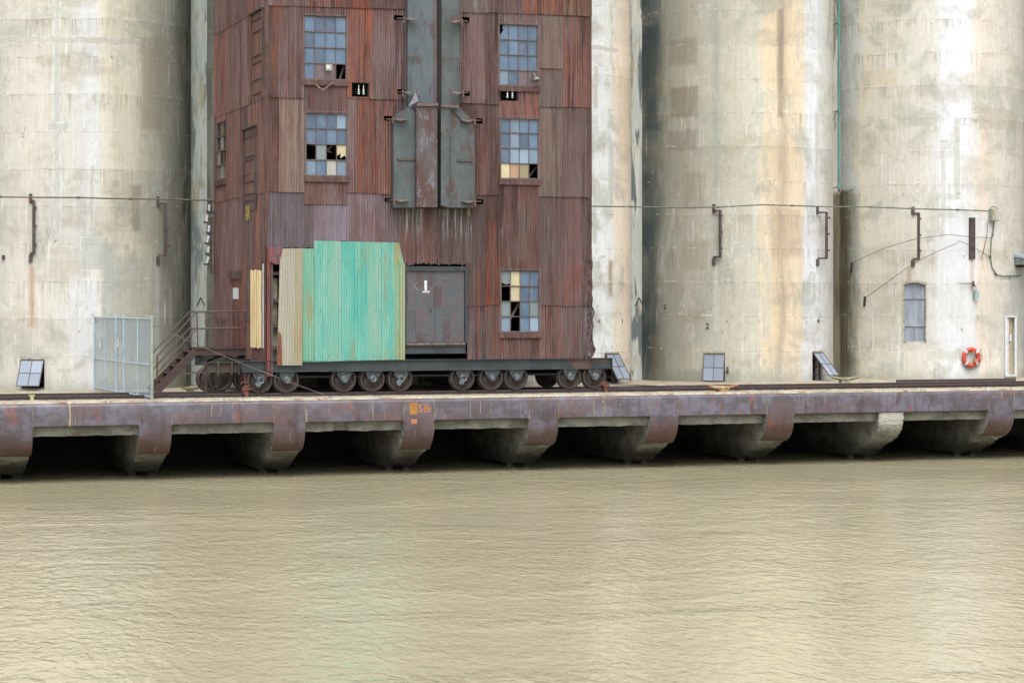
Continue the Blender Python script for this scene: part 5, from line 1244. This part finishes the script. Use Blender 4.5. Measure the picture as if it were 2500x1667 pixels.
# little wall pieces
b = MB(); b.bar(onsilo(8, 586, 1, .02), onsilo(8, 596, 1, .02), .09, .08); b.bar(onsilo(4, 592, 1, .05), onsilo(8, 592, 1, .05), .03); tag(b.build('wall_stub', m_iron), 'small iron stub on the left silo near the left edge of the picture', 'stub')
b = MB(); b.tube([onsilo(1448, 873, 3, .03), onsilo(1448, 855, 3, .06), onsilo(1451, 850, 3, .06), onsilo(1454, 855, 3, .05), onsilo(1453, 862, 3, .02)], .014); tag(b.build('pipe_hook', m_mark), 'small bent black pipe at the foot of the whitish silo', 'pipe')
b = MB(); b.bar(onsilo(1671, 842, 4, .05), onsilo(1671, 856, 4, .05), .06); b.cyl(onsilo(1671, 849, 4, .02), onsilo(1671, 849, 4, .14), .05, n=10); tag(b.build('wall_valve', mat_worn('grey_valve', L(120, 124, 116), L(96, 96, 88))), 'small grey valve on the wall left of the middle open window', 'valve')
# ---------------------------------------------------------------- things on the deck
def cleat(u, v, Y, s, mat, lab, cat='cleat'):
    p = W(u, v, Y); x, y = p.x, Y; t = thing('mooring_cleat', lab, cat)
    b = MB(); b.prism([(x-.24*s, y-.12*s, 0), (x+.24*s, y-.12*s, 0), (x+.16*s, y-.09*s, .17*s), (x-.16*s, y-.09*s, .17*s)], (0, .22*s, 0)); b.build('pedestal', mat, t)
    b = MB(); v = []; f = []; nn = 10; pts = [(-.56, .27, .035), (-.52, .255, .065), (-.36, .215, .08), (-.15, .18, .10), (0, .17, .11), (.15, .18, .10), (.36, .215, .08), (.52, .255, .065), (.56, .27, .035)]
    for a_, c_, r in pts:
        for i in range(nn): q = 2*pi*i/nn; v.append((x+a_*s, y+cos(q)*r*s*1.1, c_*s+sin(q)*r*s*.8))
    for j in range(len(pts)-1):
        for i in range(nn): f.append((j*nn+i, j*nn+(i+1) % nn, (j+1)*nn+(i+1) % nn, (j+1)*nn+i))
    f += [tuple(range(nn)), tuple((len(pts)-1)*nn+i for i in range(nn))]
    b.add(v, f); b.build('horn_bar', mat, t, smooth=True)
m_cl1 = mat_worn('rusty_yellow_iron', L(206, 184, 132), L(150, 96, 62), L(222, 206, 168), sc=(6, 6, 6), thr=.47)
m_cl2 = mat_worn('mossy_stone', L(176, 168, 138), L(140, 130, 100), sc=(6, 6, 6))
cleat(1660, 900, YE+.75, .92, m_cl1, 'rusty yellow mooring cleat on the quay edge near the middle open window')
cleat(1941, 872, 72.5, .9, m_cl2, 'pale stone-coloured mooring cleat at the foot of the teal pipe stain')
cleat(437, 884, 72.6, .55, mat_worn('mossy_yellow', L(170, 158, 92), L(130, 112, 74)), 'small mossy yellow mooring cleat under the tower platform')
b = MB(); p = W(74, 914, YR-.28); b.box(p.x-.10, p.x+.08, YR-.34, YR-.2, 0, .03); b.box(p.x-.06, p.x+.04, YR-.32, YR-.24, .03, .17); b.box(p.x-.09, p.x+.07, YR-.33, YR-.22, .17, .21)
tag(b.build('rail_stop', mat_worn('pale_yellow_paint', L(222, 222, 150), L(200, 200, 140))), 'small pale yellow block standing against the front rail at the far left', 'rail stop')
# ground cables beside the right end clamp
for dv, lab in ((0, 'upper steel cable lying on the deck right of the wheels'), (.25, 'lower steel cable lying on the deck right of the wheels')):
    b = MB(); p = W(1396, 878, YR+.2); b.tube([(p.x, YR+.1+dv, .30-dv*.4), (p.x+1.5, YR+.3+dv, .22-dv*.4), (p.x+3.5, YR+.9+dv, .1), (p.x+5, YR+1.2+dv, .05)], .014, 5); tag(b.build('steel_cable', m_iron), lab, 'cable')
